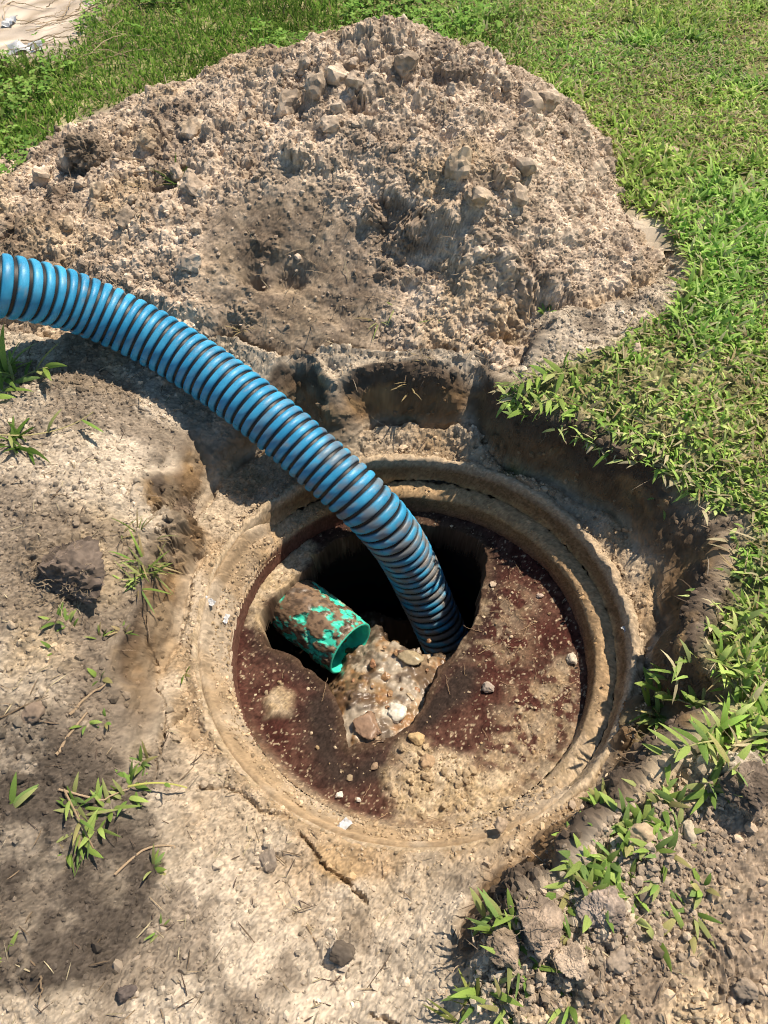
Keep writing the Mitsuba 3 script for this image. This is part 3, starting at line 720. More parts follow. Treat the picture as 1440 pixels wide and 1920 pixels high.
for k in range(24):
    for _ in range(60):
        px, py = rng.uniform(640, 820), rng.uniform(1190, 1390)
        p = P(px, py, -.04)
        if lval(SD, p[0], p[1]) < -.018:
            break
    cc_ = [(.30, .18, .09), (.22, .12, .06), (.36, .28, .18), (.28, .15, .08), (.18, .11, .07)][k % 5]
    lump('sludge_stone', px, py, -.04, rng.uniform(.0035, .009), cc_, 'wet stones in the sludge', 'wet brown stone among the sludge below the broken hole', 'stone', 'mat_wet', sz, .7, 200 + k)
lump('pale_lump', 742, 1337, -.016, .017, (.58, .55, .46), None, 'chalky white lump at the front of the sludge', 'lump', 'mat_wet', sz, .5, 300)
lump('rubble_block', 770, 1235, -.05,   .019, (.33, .27, .17), None, 'glistening yellow-grey block beside the sunk end of the hose', 'rubble', 'mat_wet', sz, .5, 301)
lump('rubble_block', 690, 1365, -.01,   .024, (.25, .165, .11), None, 'flat pinkish-brown block in the front of the hole', 'rubble', 'mat_wet', sz, .35, 302)
CL = [(640, 1785, .014, (.12, .10, .08), 'dark brown clod in the sand left of the lower middle'), (505, 1612, .013, (.24, .20, .16), 'greyish clod by the crack below the lid'), (236, 1860, .010, (.12, .1, .09), 'small dark clod on pale sand at the bottom left'), (940, 1545, .012, (.34, .27, .2), 'tan clod on the rim below the lid'),
      (1200, 1565, .014, (.42, .33, .22), 'orange-tan clod lying in the green clump at the lower right'), (1120, 1620, .010, (.42, .36, .28), 'pale little clod low in the green clump'), (1290, 1560, .012, (.44, .38, .29), 'cream clod right of the green clump'), (1160, 1800, .012, (.33, .27, .21), 'tan clod on the sod at the lower right'),
      (1400, 1855, .015, (.27, .22, .17), 'brown stone in the bottom right corner'), (1192, 658, .013, (.5, .40, .32), 'pinkish clod on the lawn edge right of the heap'), (1175, 250, .014, (.42, .33, .24), 'tan clod in the lawn right of the heap top'), (1260, 290, .014, (.45, .36, .26), 'tan clod farther right in the lawn'), (1280, 380, .011, (.42, .31, .25), 'reddish clod on the right lawn beside the heap'),
      (330, 1385, .012, (.3, .24, .17), 'tan clod on the left slope by the twig'), (60, 1340, .016, (.22, .17, .13), 'brown clod near the left edge of the ground')]
for k, (px, py, r, c, lab) in enumerate(CL):
    lump('soil_clod', px, py, .25, r, c, 'single clods on the ground', lab, 'clod', seed=400 + k, h=hz)
for k in range(150):                                     # clods that show singly in the heap
    for _ in range(40):
        px, py = rng.uniform(0, 1270), rng.uniform(80, 650)
        q = P(px, py, .42)
        for _i in range(4):
            q = P(px, py, float(hz(q[0], q[1])))
        inb = hx0 < q[0] < hx1 and hy0 < q[1] < hy1
        if inb and map_coordinates((HB > HCAP + .035) * hl, [(q[1] - hy0) / HS, (q[0] - hx0) / HS], order=1) > .7:
            break
    else:
        continue
    r = float(np.clip(np.exp(rng.normal(math.log(.0085), .3)), .006, .016)) if k > 30 else float(rng.uniform(.016, .030))
    v = np.array(SUB2.vertices)
    v = broken(v) * (1 + .8 * (meshkit.fbm(v * 2.2 + k * 3.1, 4, k) - .5)[:, None]) * rng.uniform(.75, 1.2, 3)
    v = v @ rot_random(1)[0].T * r + [q[0], q[1], float(hz(q[0], q[1])) + r * .2]
    c = heap_color(v[:, 0], v[:, 1], v[:, 2], np.ones(len(v)))
    add(numbered('soil_pile__clod'), (v, np.array(SUB2.faces)), 'mat_soil', c * rng.uniform(.85, 1.05), False)

# ------------------------------------------------------------------ hose
HP = [(-520, 545, .47), (-220, 528, .45), (0, 535, .43), (120, 560, .372), (300, 641, .285), (420, 720, .236), (500, 782, .204), (600, 868, .155), (700, 959, .095), (764, 1046, -.035), (802, 1128, -.165), (826, 1180, -.24), (842, 1218, -.30), (854, 1258, -.38)]
hp = PL(HP)
s = np.concatenate([[0], np.cumsum(np.linalg.norm(np.diff(hp, axis=0), axis=1))])
spl = CubicSpline(s, hp)
uu = np.linspace(0, s[-1], 2000)
cen = gaussian_filter(spl(uu), [35, 0], mode='nearest')
arc = np.concatenate([[0], np.cumsum(np.linalg.norm(np.diff(cen, axis=0), axis=1))])


def frame(a):
    c = np.stack([np.interp(a, arc, cen[:, k]) for k in range(3)], -1)
    e = .004
    t = np.stack([np.interp(a + e, arc, cen[:, k]) - np.interp(a - e, arc, cen[:, k]) for k in range(3)], -1)
    t /= np.linalg.norm(t, axis=-1, keepdims=True)
    u = np.cross(t, [0, 0, 1.0])
    u /= np.linalg.norm(u, axis=-1, keepdims=True)
    return c, t, u, np.cross(u, t)


def hose_dirt(p, ang, amt):
    a = meshkit.fbm(p * 40, 4, 141)
    return sm(.58 - .20 * amt, .70 - .10 * amt, a) * np.clip(.35 + amt, 0, 1)


RIB_PITCH = .0190
ca = np.linspace(.004, arc[-1] - .004, 300)
c, t, u, v = frame(ca)
th = np.linspace(0, 2 * np.pi, 41)
q = c[:, None] + .0465 * (np.cos(th)[None, :, None] * u[:, None] + np.sin(th)[None, :, None] * v[:, None])
V, F, _ = grid_mesh(q[..., 0], q[..., 1], q[..., 2])
hkey = 'suction_hose'
labels[hkey] = dict(label='blue ribbed suction hose running from the left into the hole of the lid', category='hose')
add(hkey + '__tube', (V, F), 'mat_rubber', None, True, label='black inner tube showing between the blue ribs')
nr = int((arc[-1] - .02) / RIB_PITCH)
prof_s = np.array([-.0074, -.0071, -.0055, -.0026, 0, .0026, .0055, .0071, .0074])
prof_r = np.array([.0450, .0482, .0507, .0517, .0519, .0517, .0507, .0482, .0450])
for k in range(nr):
    tt = np.linspace(0, 2 * np.pi, 49)
    base = .012 + k * RIB_PITCH + RIB_PITCH * tt / (2 * np.pi)           # one turn of the spiral rib
    A = base[:, None] + prof_s[None]
    c, t, u, v = frame(np.clip(A.ravel(), .001, arc[-1] - .001))
    tr = np.repeat(tt, len(prof_s))
    rad = np.tile(prof_r, len(tt))
    nn = np.cos(tr)[:, None] * u + np.sin(tr)[:, None] * v
    pos = c + nn * (rad * (1 + .012 * (rng.random() - .5)))[:, None]
    pos += nn * (.0022 * (meshkit.fbm(pos * 55, 3, 142) - .5))[:, None]
    amt = sm(.30, .85, base / arc[-1])[:, None] * np.ones(len(prof_s))
    amt = amt.ravel()
    dirt = hose_dirt(pos, tr, amt)
    side = np.abs(np.tile(prof_s, len(tt))) / .0074
    blue = lerp((.022, .225, .43), (.045, .32, .56), sm(.35, .65, meshkit.fbm(pos * [30, 30, 30], 3, 143)))
    col = lerp(blue, (.20, .15, .10), np.clip(dirt * (.35 + .45 * amt ** 2) + .2 * side ** 4 * amt, 0, 1))
    col = lerp(col, (.22, .27, .29), .5 * sm(.66, .74, meshkit.fbm(pos * 90, 3, 144)))
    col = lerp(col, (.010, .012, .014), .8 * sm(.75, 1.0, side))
    col = col * (.75 + .5 * meshkit.fbm(pos * 25, 3, 145))[:, None]
    w_ = len(prof_s)
    idx = np.arange(len(tt) * w_).reshape(len(tt), w_)
    qd = np.stack([idx[:-1, :-1], idx[:-1, 1:], idx[1:, 1:], idx[1:, :-1]], -1).reshape(-1, 4)
    add(numbered(hkey + '__rib'), (pos, qd), 'mat_hose', col, True)

# ------------------------------------------------------------------ green inlet pipe
mc = P(657, 1216, -.065)
pd = np.array([.76, -.65, .03])
pd /= np.linalg.norm(pd)
pu = np.cross(pd, [0, 0, 1.0])
pu /= np.linalg.norm(pu)
pv = np.cross(pu, pd)
labels['inlet_pipe'] = dict(label='short green plastic pipe caked with soil sticking out under the broken lid', category='pipe')


def pipe_part(key, rs, l0, l1, nl, nt, fn, mat, t0=0, t1=2 * np.pi, disp=None):
    L, A = np.meshgrid(np.linspace(l0, l1, nl), np.linspace(t0, t1, nt))
    R = rs + (disp(L, A) if disp else 0)
    q = mc + L[..., None] * pd + R[..., None] * (np.cos(A)[..., None] * pu + np.sin(A)[..., None] * pv) if np.ndim(R) else mc + L[..., None] * pd + R * (np.cos(A)[..., None] * pu + np.sin(A)[..., None] * pv)
    V, F, _ = grid_mesh(q[..., 0], q[..., 1], q[..., 2])
    add(key, (V, F), mat, fn(V, L.ravel(), A.ravel()), True)


GREEN = (.05, .60, .43)


def caked(V, L, A):
    a = meshkit.fbm(V * 62, 5, 151)
    m = sm(.50, .575, a + .11 * np.sin(A * 1.0) + .03 * sm(-.03, -.008, L) - .10 * sm(-.05, -.03, L) * sm(-.012, -.03, L) + .10 * sm(-.05, -.16, L))
    sp = sm(.60, .66, meshkit.fbm(V * 170, 2, 152))
    col = lerp(GREEN, (.20, .135, .085), m)
    col = lerp(col, (.05, .035, .025), .8 * np.maximum(sp * .9, m * sm(.5, .65, meshkit.fbm(V * 90, 3, 153))))
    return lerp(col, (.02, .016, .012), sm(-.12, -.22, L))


def caked_disp(L, A):
    q = mc + L[..., None] * pd + .055 * (np.cos(A)[..., None] * pu + np.sin(A)[..., None] * pv)
    a = meshkit.fbm(q * 62, 5, 151)
    return .004 * sm(.51, .59, a + .11 * np.sin(A) - .05 * sm(-.03, -.005, L) + .12 * sm(-.03, -.16, L)) * (.4 + meshkit.fbm(q * 130, 3, 154)) * sm(0, -.006, L)


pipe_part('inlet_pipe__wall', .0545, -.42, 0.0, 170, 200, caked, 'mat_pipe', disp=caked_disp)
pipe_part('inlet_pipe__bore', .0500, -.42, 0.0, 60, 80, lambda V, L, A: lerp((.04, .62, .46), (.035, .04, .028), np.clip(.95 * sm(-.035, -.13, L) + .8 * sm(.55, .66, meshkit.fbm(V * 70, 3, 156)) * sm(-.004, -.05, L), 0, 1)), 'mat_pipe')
th = np.linspace(0, 2 * np.pi, 81)
ring = np.stack([mc + rr_ * (np.cos(th)[:, None] * pu + np.sin(th)[:, None] * pv) + o * pd for rr_, o in ((.0545, 0), (.0535, .0012), (.0510, .0012), (.0500, 0))], 1)
V, F, _ = grid_mesh(ring[..., 0], ring[..., 1], ring[..., 2])
add('inlet_pipe__rim', (V, F), 'mat_pipe', GREEN, True)

# ------------------------------------------------------------------ grass
def blades(base, length, width, az, elev, curl, color, tipcol=None, seg=3):
    """Curved tapering blades, vectorised; base n x 3."""
    n = len(base)
    p, el = base.copy(), elev.copy()
    side = np.stack([-np.sin(az), np.cos(az), np.zeros(n)], -1)
    roll = rng.normal(0, .5, n)
    rows = []
    prof = np.interp(np.linspace(0, 1, seg + 1), [0, .3, .65, 1], [.6, 1, .72, .0])
    for k in range(seg + 1):
        d = np.stack([np.cos(el) * np.cos(az), np.cos(el) * np.sin(az), np.sin(el)], -1)
        up = np.cross(d, side)
        sd = side * np.cos(roll)[:, None] + up * np.sin(roll)[:, None]
        w = (width * prof[k] / 2)[:, None]
        rows += [p - sd * w, p + sd * w] if k < seg else [p]
        p = p + d * (length / seg)[:, None]
        el = el - curl / seg
    v = np.stack(rows, 1)
    m = v.shape[1]
    f = []
    for k in range(seg - 1):
        f += [[2 * k, 2 * k + 1, 2 * k + 3], [2 * k, 2 * k + 3, 2 * k + 2]]
    f += [[2 * seg - 2, 2 * seg - 1, 2 * seg]]
    F = (np.array(f)[None] + (np.arange(n) * m)[:, None, None]).reshape(-1, 3)
    tint = np.linspace(.75, 1.15, seg + 1)
    tint = np.concatenate([np.repeat(tint[:-1], 2), tint[-1:]])
    C = color[:, None] * tint[None, :, None]
    return v.reshape(-1, 3), F, C.reshape(-1, 3)


def lawn_points(N, x0, x1, y0, y1, thin=True):
    xy = np.column_stack([rng.uniform(x0, x1, N), rng.uniform(y0, y1, N)])
    m = lawn_mask(xy[:, 0], xy[:, 1], .015)
    z = np.minimum(sample(MZ, xy[:, 0], xy[:, 1]), .36)
    return xy[(rng.random(N) < m) & (z > .212)]


def mixcol(n, greens, straw, share):
    g = np.asarray(greens)[rng.integers(0, len(greens), n)] * rng.uniform(.75, 1.3, (n, 1))
    k = rng.random(n) < share
    g[k] = np.asarray(straw) * rng.uniform(.6, 1.2, (k.sum(), 1))
    return g


def right_side(x, y):
    return sm(.05, .55, x + .25 * (fbm2(x, y, 3, 2, 161) - .5) + .12 * (y - 2))


GR = [(.36, .54, .13), (.46, .61, .19), (.27, .46, .10), (.52, .63, .25), (.34, .50, .14)]
GL = [(.14, .26, .045), (.19, .33, .06), (.10, .20, .035), (.24, .36, .08)]
STRAW = (.38, .31, .17)
parts = []
xy = np.vstack([lawn_points(150000, -.1, 1.40, .3, 2.75), lawn_points(5000, 1.45, 2.2, .0, 3.2)])
w = right_side(*xy.T)
bare = sm(.62, .74, fbm2(xy[:, 0], xy[:, 1], 7, 3, 162))
xy = xy[(rng.random(len(xy)) < w * (1 - .75 * bare))]
n = len(xy)
tall = sm(.5, .66, fbm2(xy[:, 0], xy[:, 1], 5, 3, 163))
base = np.column_stack([xy, gz(*xy.T) - .004 + .008 * rng.random(n)])
L_ = rng.uniform(.014, .035, n) * (.8 + .7 * tall)
parts.append(blades(base, L_, rng.uniform(.0038, .0082, n) * (.9 + .3 * tall), rng.random(n) * 6.283, rng.uniform(.15, 1.25, n), rng.uniform(.2, 1.5, n), mixcol(n, GR, (.56, .51, .33), .15) * (.72 + .56 * fbm2(xy[:, 0], xy[:, 1], 9, 3, 166))[:, None] * lerp((1.03, 1.0, .95), (.92, 1.0, .95), sm(.4, .6, fbm2(xy[:, 0], xy[:, 1], 4, 3, 167)))))
m = n // 6                                              # thatch: dead runners lying low
xs = xy[rng.permutation(n)[:m]]
base = np.column_stack([xs, gz(*xs.T) + .004 + .006 * rng.random(m)])
parts.append(blades(base, rng.uniform(.015, .05, m), rng.uniform(.002, .0045, m), rng.random(m) * 6.283, rng.uniform(-.05, .25, m), rng.uniform(-.2, .4, m), mixcol(m, [(.44, .38, .24), (.34, .27, .16), (.52, .46, .30)], STRAW, .3)))


RIMG = [(960, 705), (985, 742), (1085, 772), (1150, 812), (1220, 836), (1290, 876), (1350, 912), (1390, 975), (1384, 1050), (1340, 1150), (1290, 1215), (1235, 1285)]
rg = PL(RIMG, .252)
m = 620
u = np.where(rng.random(m) < .86, rng.random(m) * 6.2, rng.random(m) * (len(rg) - 1.01))
k0 = np.minimum(u.astype(int), len(rg) - 2)
base = rg[k0] + (rg[k0 + 1] - rg[k0]) * (u - k0)[:, None] + rng.normal(0, .012, (m, 3)) * [1, 1, .25]
base[:, 2] = np.clip(gz(base[:, 0], base[:, 1]), .225, .27) + .004
az = np.arctan2(LC[1] - base[:, 1], LC[0] - base[:, 0]) + rng.normal(0, 1.5, m)
parts.append(blades(base, rng.uniform(.014, .040, m), rng.uniform(.0035, .008, m), az, rng.uniform(-.4, .9, m), rng.uniform(.1, 1.4, m), mixcol(m, GR, (.56, .51, .33), .25)))


def joined(parts):
    at, V, F, C = 0, [], [], []
    for v, f, c in parts:
        V.append(v); F.append(f + at); C.append(c)
        at += len(v)
    return (np.vstack(V), np.vstack(F)), np.vstack(C)


M_, C_ = joined(parts)
add('lawn_grass', M_, 'mat_leaf', C_, True, label='coarse light green broad-bladed lawn with dry straw right of the pit', category='grass', kind='stuff')
xy = np.vstack([lawn_points(95000, -1.45, .75, 1.2, 2.9), lawn_points(5000, -2.2, -1.4, .4, 3.2)])
w = 1 - right_side(*xy.T)
dk = sm(.45, .6, fbm2(xy[:, 0], xy[:, 1], 4, 3, 164))
xy = xy[rng.random(len(xy)) < w]
dk = sm(.45, .6, fbm2(xy[:, 0], xy[:, 1], 4, 3, 164))
n = len(xy)
base = np.column_stack([xy, gz(*xy.T) - .004])
parts = [blades(base, rng.uniform(.018, .042, n), rng.uniform(.0025, .005, n), rng.random(n) * 6.283, rng.uniform(.35, 1.45, n), rng.uniform(.1, 1.2, n), mixcol(n, GL, STRAW, .06) * (1.1 - .4 * dk)[:, None])]
M_, C_ = joined(parts)
add('short_grass', M_, 'mat_leaf', C_, True, label='short fine dark green grass left of and behind the heap', category='grass', kind='stuff')
# clover: rosettes of three round leaflets
xy = lawn_points(26000, -1.45, .55, 1.2, 2.9)
cl = sm(.50, .60, fbm2(xy[:, 0], xy[:, 1], 4.5, 3, 165)) * (1 - right_side(*xy.T))
xy = xy[rng.random(len(xy)) < cl * .55]
n = len(xy)
h = rng.uniform(.018, .042, n)
v_, f_, c_ = [], [], []
col = mixcol(n, [(.20, .37, .08), (.27, .43, .11), (.16, .31, .07)], (.2, .3, .08), .1)
for j in range(3):
    a = rng.random(n) * .5 + j * 2.094 + (xy[:, 0] * 997 % 6.28)
    d = np.stack([np.cos(a), np.sin(a), rng.uniform(-.25, .35, n)], -1)
    sd = np.stack([-np.sin(a), np.cos(a), rng.normal(0, .25, n)], -1)
    c0 = np.column_stack([xy, gz(*xy.T) + h])
    Ls = rng.uniform(.007, .013, n)[:, None]
    ring = [c0, c0 + d * Ls * .5 + sd * Ls * .42, c0 + d * Ls * .95 + sd * Ls * .30, c0 + d * Ls * 1.02, c0 + d * Ls * .95 - sd * Ls * .30, c0 + d * Ls * .5 - sd * Ls * .42]
    v_.append(np.stack(ring, 1)); c_.append(np.repeat(col[:, None], 6, 1))
v_ = np.concatenate(v_); c_ = np.concatenate(c_)
f_ = (np.array([[0, 1, 2], [0, 2, 3], [0, 3, 4], [0, 4, 5]])[None] + (np.arange(len(v_)) * 6)[:, None, None]).reshape(-1, 3)
add('clover', (v_.reshape(-1, 3), f_), 'mat_leaf', c_.reshape(-1, 3), True, label='bright small-leaved clover patches in the lawn beyond the heap', category='clover', kind='stuff')

# fibres: bits of straw on the bare ground, rootlets in the cut walls and the heap
def fibres(key, base, L, el, cols, mat='mat_soil', **lab):
    k = len(base)
    c = np.asarray(cols)[rng.integers(0, len(cols), k)] * rng.uniform(.6, 1.25, (k, 1))
    v, f, cc = blades(base, rng.uniform(*L, k), rng.uniform(.0009, .0020, k), rng.random(k) * 6.283, rng.uniform(*el, k), rng.uniform(-.8, 1.2, k), c)
    add(key, (v, f), mat, cc, True, **lab)


xy = np.column_stack([rng.uniform(-.62, .62, 2600), rng.uniform(.02, 1.1, 2600)])
ok = (np.hypot(*(xy - LC).T) > .36) & (lawn_mask(*xy.T) < .4) & (rng.random(2600) < .15 + 1.2 * sm(.40, .6, fbm2(*xy.T, 8, 3, 168))) & (sample(steep, *xy.T) < .6)
xy = xy[ok]
fibres('ground__straw_bit', np.column_stack([xy, gz(*xy.T) + .002]), (.008, .032), (-.05, .35), [(.34, .27, .18), (.20, .15, .10), (.46, .40, .26), (.12, .09, .07)], label='bits of straw and root fibre on the bare ground', kind='stuff')
pick = rng.choice(len(fa), 1500, p=wt / wt.sum())
fibres('ground__rootlet', cen_[pick] + rng.normal(0, .002, (1500, 3)), (.010, .045), (-1.2, .5), [(.30, .23, .16), (.16, .12, .085), (.42, .35, .26)], label='fine rootlets hanging out of the cut walls', kind='stuff')
xy = np.column_stack([rng.uniform(-1.0, .55, 1800), rng.uniform(1.0, 1.9, 1800)])
ok = (map_coordinates(hkeep.astype(float), [(xy[:, 1] - hy0) / HS, (xy[:, 0] - hx0) / HS], order=0) > .5) & (rng.random(1800) < sm(.42, .62, fbm2(*xy.T, 6, 3, 169)))
xy = xy[ok]
fibres('soil_pile__root_fibre', np.column_stack([xy, hz(*xy.T) + .004]), (.012, .05), (-.2, .8), [(.32, .25, .17), (.18, .14, .10), (.44, .38, .26)], label='thin root fibres and straw in the heap', kind='stuff')

# ------------------------------------------------------------------ single plants
def tube_mesh(pts, r0, r1, sides=6):
    p = np.asarray(pts, float)
    t = np.gradient(p, axis=0)
    t /= np.linalg.norm(t, axis=1, keepdims=True) + 1e-12
    a = np.cross(t, [.3, .2, .93])
    a /= np.linalg.norm(a, axis=1, keepdims=True) + 1e-12
    b = np.cross(t, a)
    th = np.arange(sides + 1) * 2 * np.pi / sides
    rad = np.linspace(r0, r1, len(p))[:, None, None]
    q = p[:, None] + rad * (np.cos(th)[None, :, None] * a[:, None] + np.sin(th)[None, :, None] * b[:, None])
    V, F, _ = grid_mesh(q[..., 0], q[..., 1], q[..., 2])
    return V, F


def leaf_mesh(base, az, elev, L, W, curl, roll=0.0, seg=6):
    t = np.linspace(0, 1, seg + 1)
    el = elev - curl * t
    d = np.stack([np.cos(el) * math.cos(az), np.cos(el) * math.sin(az), np.sin(el)], -1)
    p = base + np.vstack([[0, 0, 0], np.cumsum(d[:-1] * L / seg, 0)])
    side = np.array([-math.sin(az), math.cos(az), 0])
    up = np.cross(d, side)
    sd = side * math.cos(roll) + up * math.sin(roll)
    nrm = np.cross(sd, d)
    w = W / 2 * np.interp(t, [0, .12, .4, .75, 1], [.35, .8, 1, .68, .03])
    v = np.stack([p - sd * w[:, None], p + nrm * (-.22 * w)[:, None], p + sd * w[:, None]], 1)
    idx = np.arange(3 * (seg + 1)).reshape(-1, 3)
    q = np.stack([idx[:-1, :-1], idx[:-1, 1:], idx[1:, 1:], idx[1:, :-1]], -1).reshape(-1, 4)
    return v.reshape(-1, 3), q


BALL = trimesh.creation.icosphere(4)


def sod_clod(px, py, z, r, col, label, nroots, flat=.6):
    p = P(px, py, z)
    for _ in range(4):
        p = P(px, py, float(hz(p[0], p[1])) + r * .2)
    v = np.array(BALL.vertices)
    sd = px * .37
    v = broken(v, 16) * (1 + .35 * (meshkit.fbm(v * 1.4 + sd, 3, 171) - .5) + .40 * (meshkit.fbm(v * 5 + sd, 4, 172) - .5) + .26 * (meshkit.fbm(v * 15 + sd, 4, 173) - .5))[:, None]
    v[:, 2] *= flat
    v = v * r + p
    key = numbered('sod_clod')
    g = meshkit.fbm(v * 60, 3, 174)
    add(key, (v, np.array(BALL.faces)), 'mat_soil', lerp(np.asarray(col) * .7, np.asarray(col) * 1.5, sm(.35, .65, g)) * rng.uniform(.75, 1.25, (len(v), 1)), False, label=label, category='sod clod')
    for k in range(nroots):
        d = rng.normal(size=3)
        d[2] = abs(d[2]) * .8
        d /= np.linalg.norm(d)
        a = p + d * [1, 1, flat] * r * .85
        e = rng.normal(size=3) * [1, 1, .4]
        b = a + e / np.linalg.norm(e) * r * rng.uniform(.3, .8)
        u = np.linspace(0, 1, 9)[:, None]
        q = a + (b - a) * u + r * .12 * np.cumsum(rng.normal(0, .3, (9, 3)), 0)
        add(numbered(key + '__root'), tube_mesh(q, .0006, .0003, 4), 'mat_soil', np.array((.30, .24, .17)) * rng.uniform(.35, 1.2))


LEAFC = [(.26, .39, .09), (.20, .33, .08), (.34, .46, .13), (.22, .34, .11), (.36, .41, .16)]


def tuft(px, py, label, n=12, L=(.03, .06), W=(.005, .009), spread=.02, elev=(.2, 1.2), curl=(.1, 1.0), col=LEAFC, name='grass_tuft', z0=.28, azr=(0, 6.283), dry=0.0, group=None, lift=0.0):
    p = P(px, py, z0)
    for _ in range(4):
        p = P(px, py, float(hz(p[0], p[1])) + lift)
    key = numbered(name)
    labels[key] = dict(label=label, category='grass tuft' if name == 'grass_tuft' else name.replace('_', ' '))
    if group:
        labels[key]['group'] = group
    n, L, W = int(n * (1.7 if px > 850 else 1.35)), (L[0] * .75, L[1] * .82), (W[0] * (.78 if px > 850 else .72), W[1] * (.85 if px > 850 else .8))
    hub = [p + np.array([math.cos(a), math.sin(a), 0]) * spread * .85 * math.sqrt(q) for a, q in rng.random((max(1, n // 5), 2)) * [6.283, 1]]
    for k in range(n):
        a = rng.uniform(*azr)
        b = hub[k % len(hub)] + np.array([math.cos(a), math.sin(a), 0]) * .0035
        b[2] = float(hz(b[0], b[1])) - .002 + lift
        c = np.asarray(col[rng.integers(len(col))]) * rng.uniform(.65, 1.25)
        if rng.random() < .10:
            c = np.array((.42, .40, .17)) * rng.uniform(.7, 1.2)
        if rng.random() < dry:
            c = np.asarray(STRAW) * rng.uniform(.7, 1.2)
        m = leaf_mesh(b, a + rng.normal(0, .5), rng.uniform(*elev), rng.uniform(*L), rng.uniform(*W), rng.uniform(*curl), rng.normal(0, .4))
        add(numbered(key + '__leaf'), m, 'mat_leaf', c[None] * np.linspace(.8, 1.12, len(m[0]))[:, None])


def runner(pts, label, nodes=6, L=(.026, .046), W=(.005, .008), name='grass_runner', col=LEAFC, stemcol=(.36, .36, .16), lift=.008, per=2, r=.0014):
    q = []
    for k, p in enumerate(pts):
        w = P(p[0], p[1], .28)
        for _ in range(4):
            w = P(p[0], p[1], (float(hz(w[0], w[1])) + (p[2] if len(p) > 2 else lift)))
        q.append(w)
    q = np.array(q)
    s = np.concatenate([[0], np.cumsum(np.linalg.norm(np.diff(q, axis=0), axis=1))])
    cs = CubicSpline(s, q) if len(q) > 2 else (lambda u: q[0] + (q[1] - q[0]) * (np.asarray(u) / s[-1])[..., None])
    u = np.linspace(0, s[-1], 24)
    pts3 = cs(u)
    key = numbered(name)
    labels[key] = dict(label=label, category='grass runner' if name == 'grass_runner' else name.replace('_', ' '))
    add(key + '__stem', tube_mesh(pts3, r, r * .6), 'mat_soil', stemcol)
    for k in range(nodes):
        f = (k + .6) / nodes * s[-1]
        b = cs(f)
        t = cs(min(f + .003, s[-1])) - cs(max(f - .003, 0))
        az = math.atan2(t[1], t[0])
        for j in range(per):
            a = az + (1 if (k + j) % 2 else -1) * rng.uniform(.3, 1.2)
            m = leaf_mesh(np.asarray(b), a, rng.uniform(.1, .9), rng.uniform(*L), rng.uniform(*W), rng.uniform(.0, .9), rng.normal(0, .4))
            c = np.asarray(col[rng.integers(len(col))]) * rng.uniform(.8, 1.2)
            add(numbered(key + '__leaf'), m, 'mat_leaf', c[None] * np.linspace(.8, 1.12, len(m[0]))[:, None])


BROAD = dict(L=(.03, .05), W=(.007, .011))
runner([(-60, 760), (0, 735), (55, 700), (90, 690, .03)], 'broad-leaved runner at the left edge under the hose', 7, (.04, .07), (.007, .012), per=2)
tuft(15, 700, 'dark green weed clump at the left edge below the hose', 16, (.06, .11), (.010, .016), .02, (.4, 1.3), (.3, 1.2))
tuft(30, 830, 'weed clump hanging low at the left edge', 12, (.05, .09), (.006, .010), .025, (.0, .9), (.3, 1.2), col=[(.08, .15, .03), (.12, .2, .05)])
runner([(-20, 812), (60, 815), (120, 802), (175, 772, .03)], 'pale bent grass stalk pointing right at the left edge', 3, (.04, .06), (.006, .009), stemcol=(.38, .34, .17), per=1)
tuft(255, 1075, 'thick tuft of fine green grass hanging over the left slope', 34, (.03, .075), (.003, .006), .030, (.0, 1.2), (.2, 1.3), dry=.15)
tuft(255, 1010, 'thin wispy grass with straw above the thick tuft on the left slope', 12, (.03, .07), (.002, .004), .03, (.2, 1.2), (.2, 1.2), dry=.5)
tuft(105, 1165, 'small green sprout below the dark rooty clod', 5, (.025, .035), (.007, .010), .008)
tuft(130, 1170, 'second small sprout right under the dark rooty clod', 5, (.025, .035), (.007, .010), .008)
tuft(205, 1195, 'straggly yellow-green tuft mid-left on the ground', 9, (.02, .035), (.004, .007), .025, dry=.2)
tuft(105, 1220, 'tiny two-leaf seedling at the left', 2, (.02, .026), (.006, .008), .004)
tuft(190, 1265, 'round-leaved seedling left of the slope edge', 4, (.02, .028), (.010, .013), .006, name='seedling')
tuft(342, 1258, 'single green seedling beside the lid rim at the left', 3, (.02, .03), (.006, .009), .006, name='seedling')
tuft(190, 1345, 'small pair of leaves on the dark soil at the left', 4, (.02, .03), (.006, .009), .008, name='seedling')
tuft(155, 1350, 'small lone seedling left of its neighbour on the dark soil', 3, (.02, .028), (.006, .009), .006, name='seedling')
tuft(265, 1430, 'bright tuft on top of the lower left soil step', 9, (.025, .045), (.005, .008), .015)
tuft(240, 1485, 'broad-leaved tuft with a long yellow blade pointing right', 12, (.03, .045), (.008, .012), .016)
runner([(240, 1475), (290, 1468, .02), (350, 1477, .012)], 'long thin yellow blade lying toward the lid', 1, (.02, .03), (.004, .006), stemcol=(.42, .42, .12), per=1, r=.0016)
tuft(190, 1545, 'large sprawling tuft on the dark soil at the lower left', 22, (.03, .055), (.006, .010), .04, (.0, .9))
tuft(165, 1500, 'flat yellow-green tuft above the sprawling one', 12, (.025, .045), (.005, .008), .03, (.0, .7))
tuft(120, 1580, 'sparse runner tuft left of the sprawling one', 8, (.025, .04), (.005, .008), .03, (.0, .7), dry=.2)
runner([(120, 1480), (140, 1520), (175, 1590)], 'brown bent runner stem through the sprawling tuft', 3, (.02, .03), (.004, .006), stemcol=(.30, .22, .14), per=1)
tuft(275, 1620, 'green sprig at the edge of the dark soil stain', 7, (.025, .045), (.006, .009), .014)
tuft(15, 1515, 'four-leaf sprout at the far left edge', 5, (.04, .055), (.010, .014), .006, (.1, .6), (.2, .6))
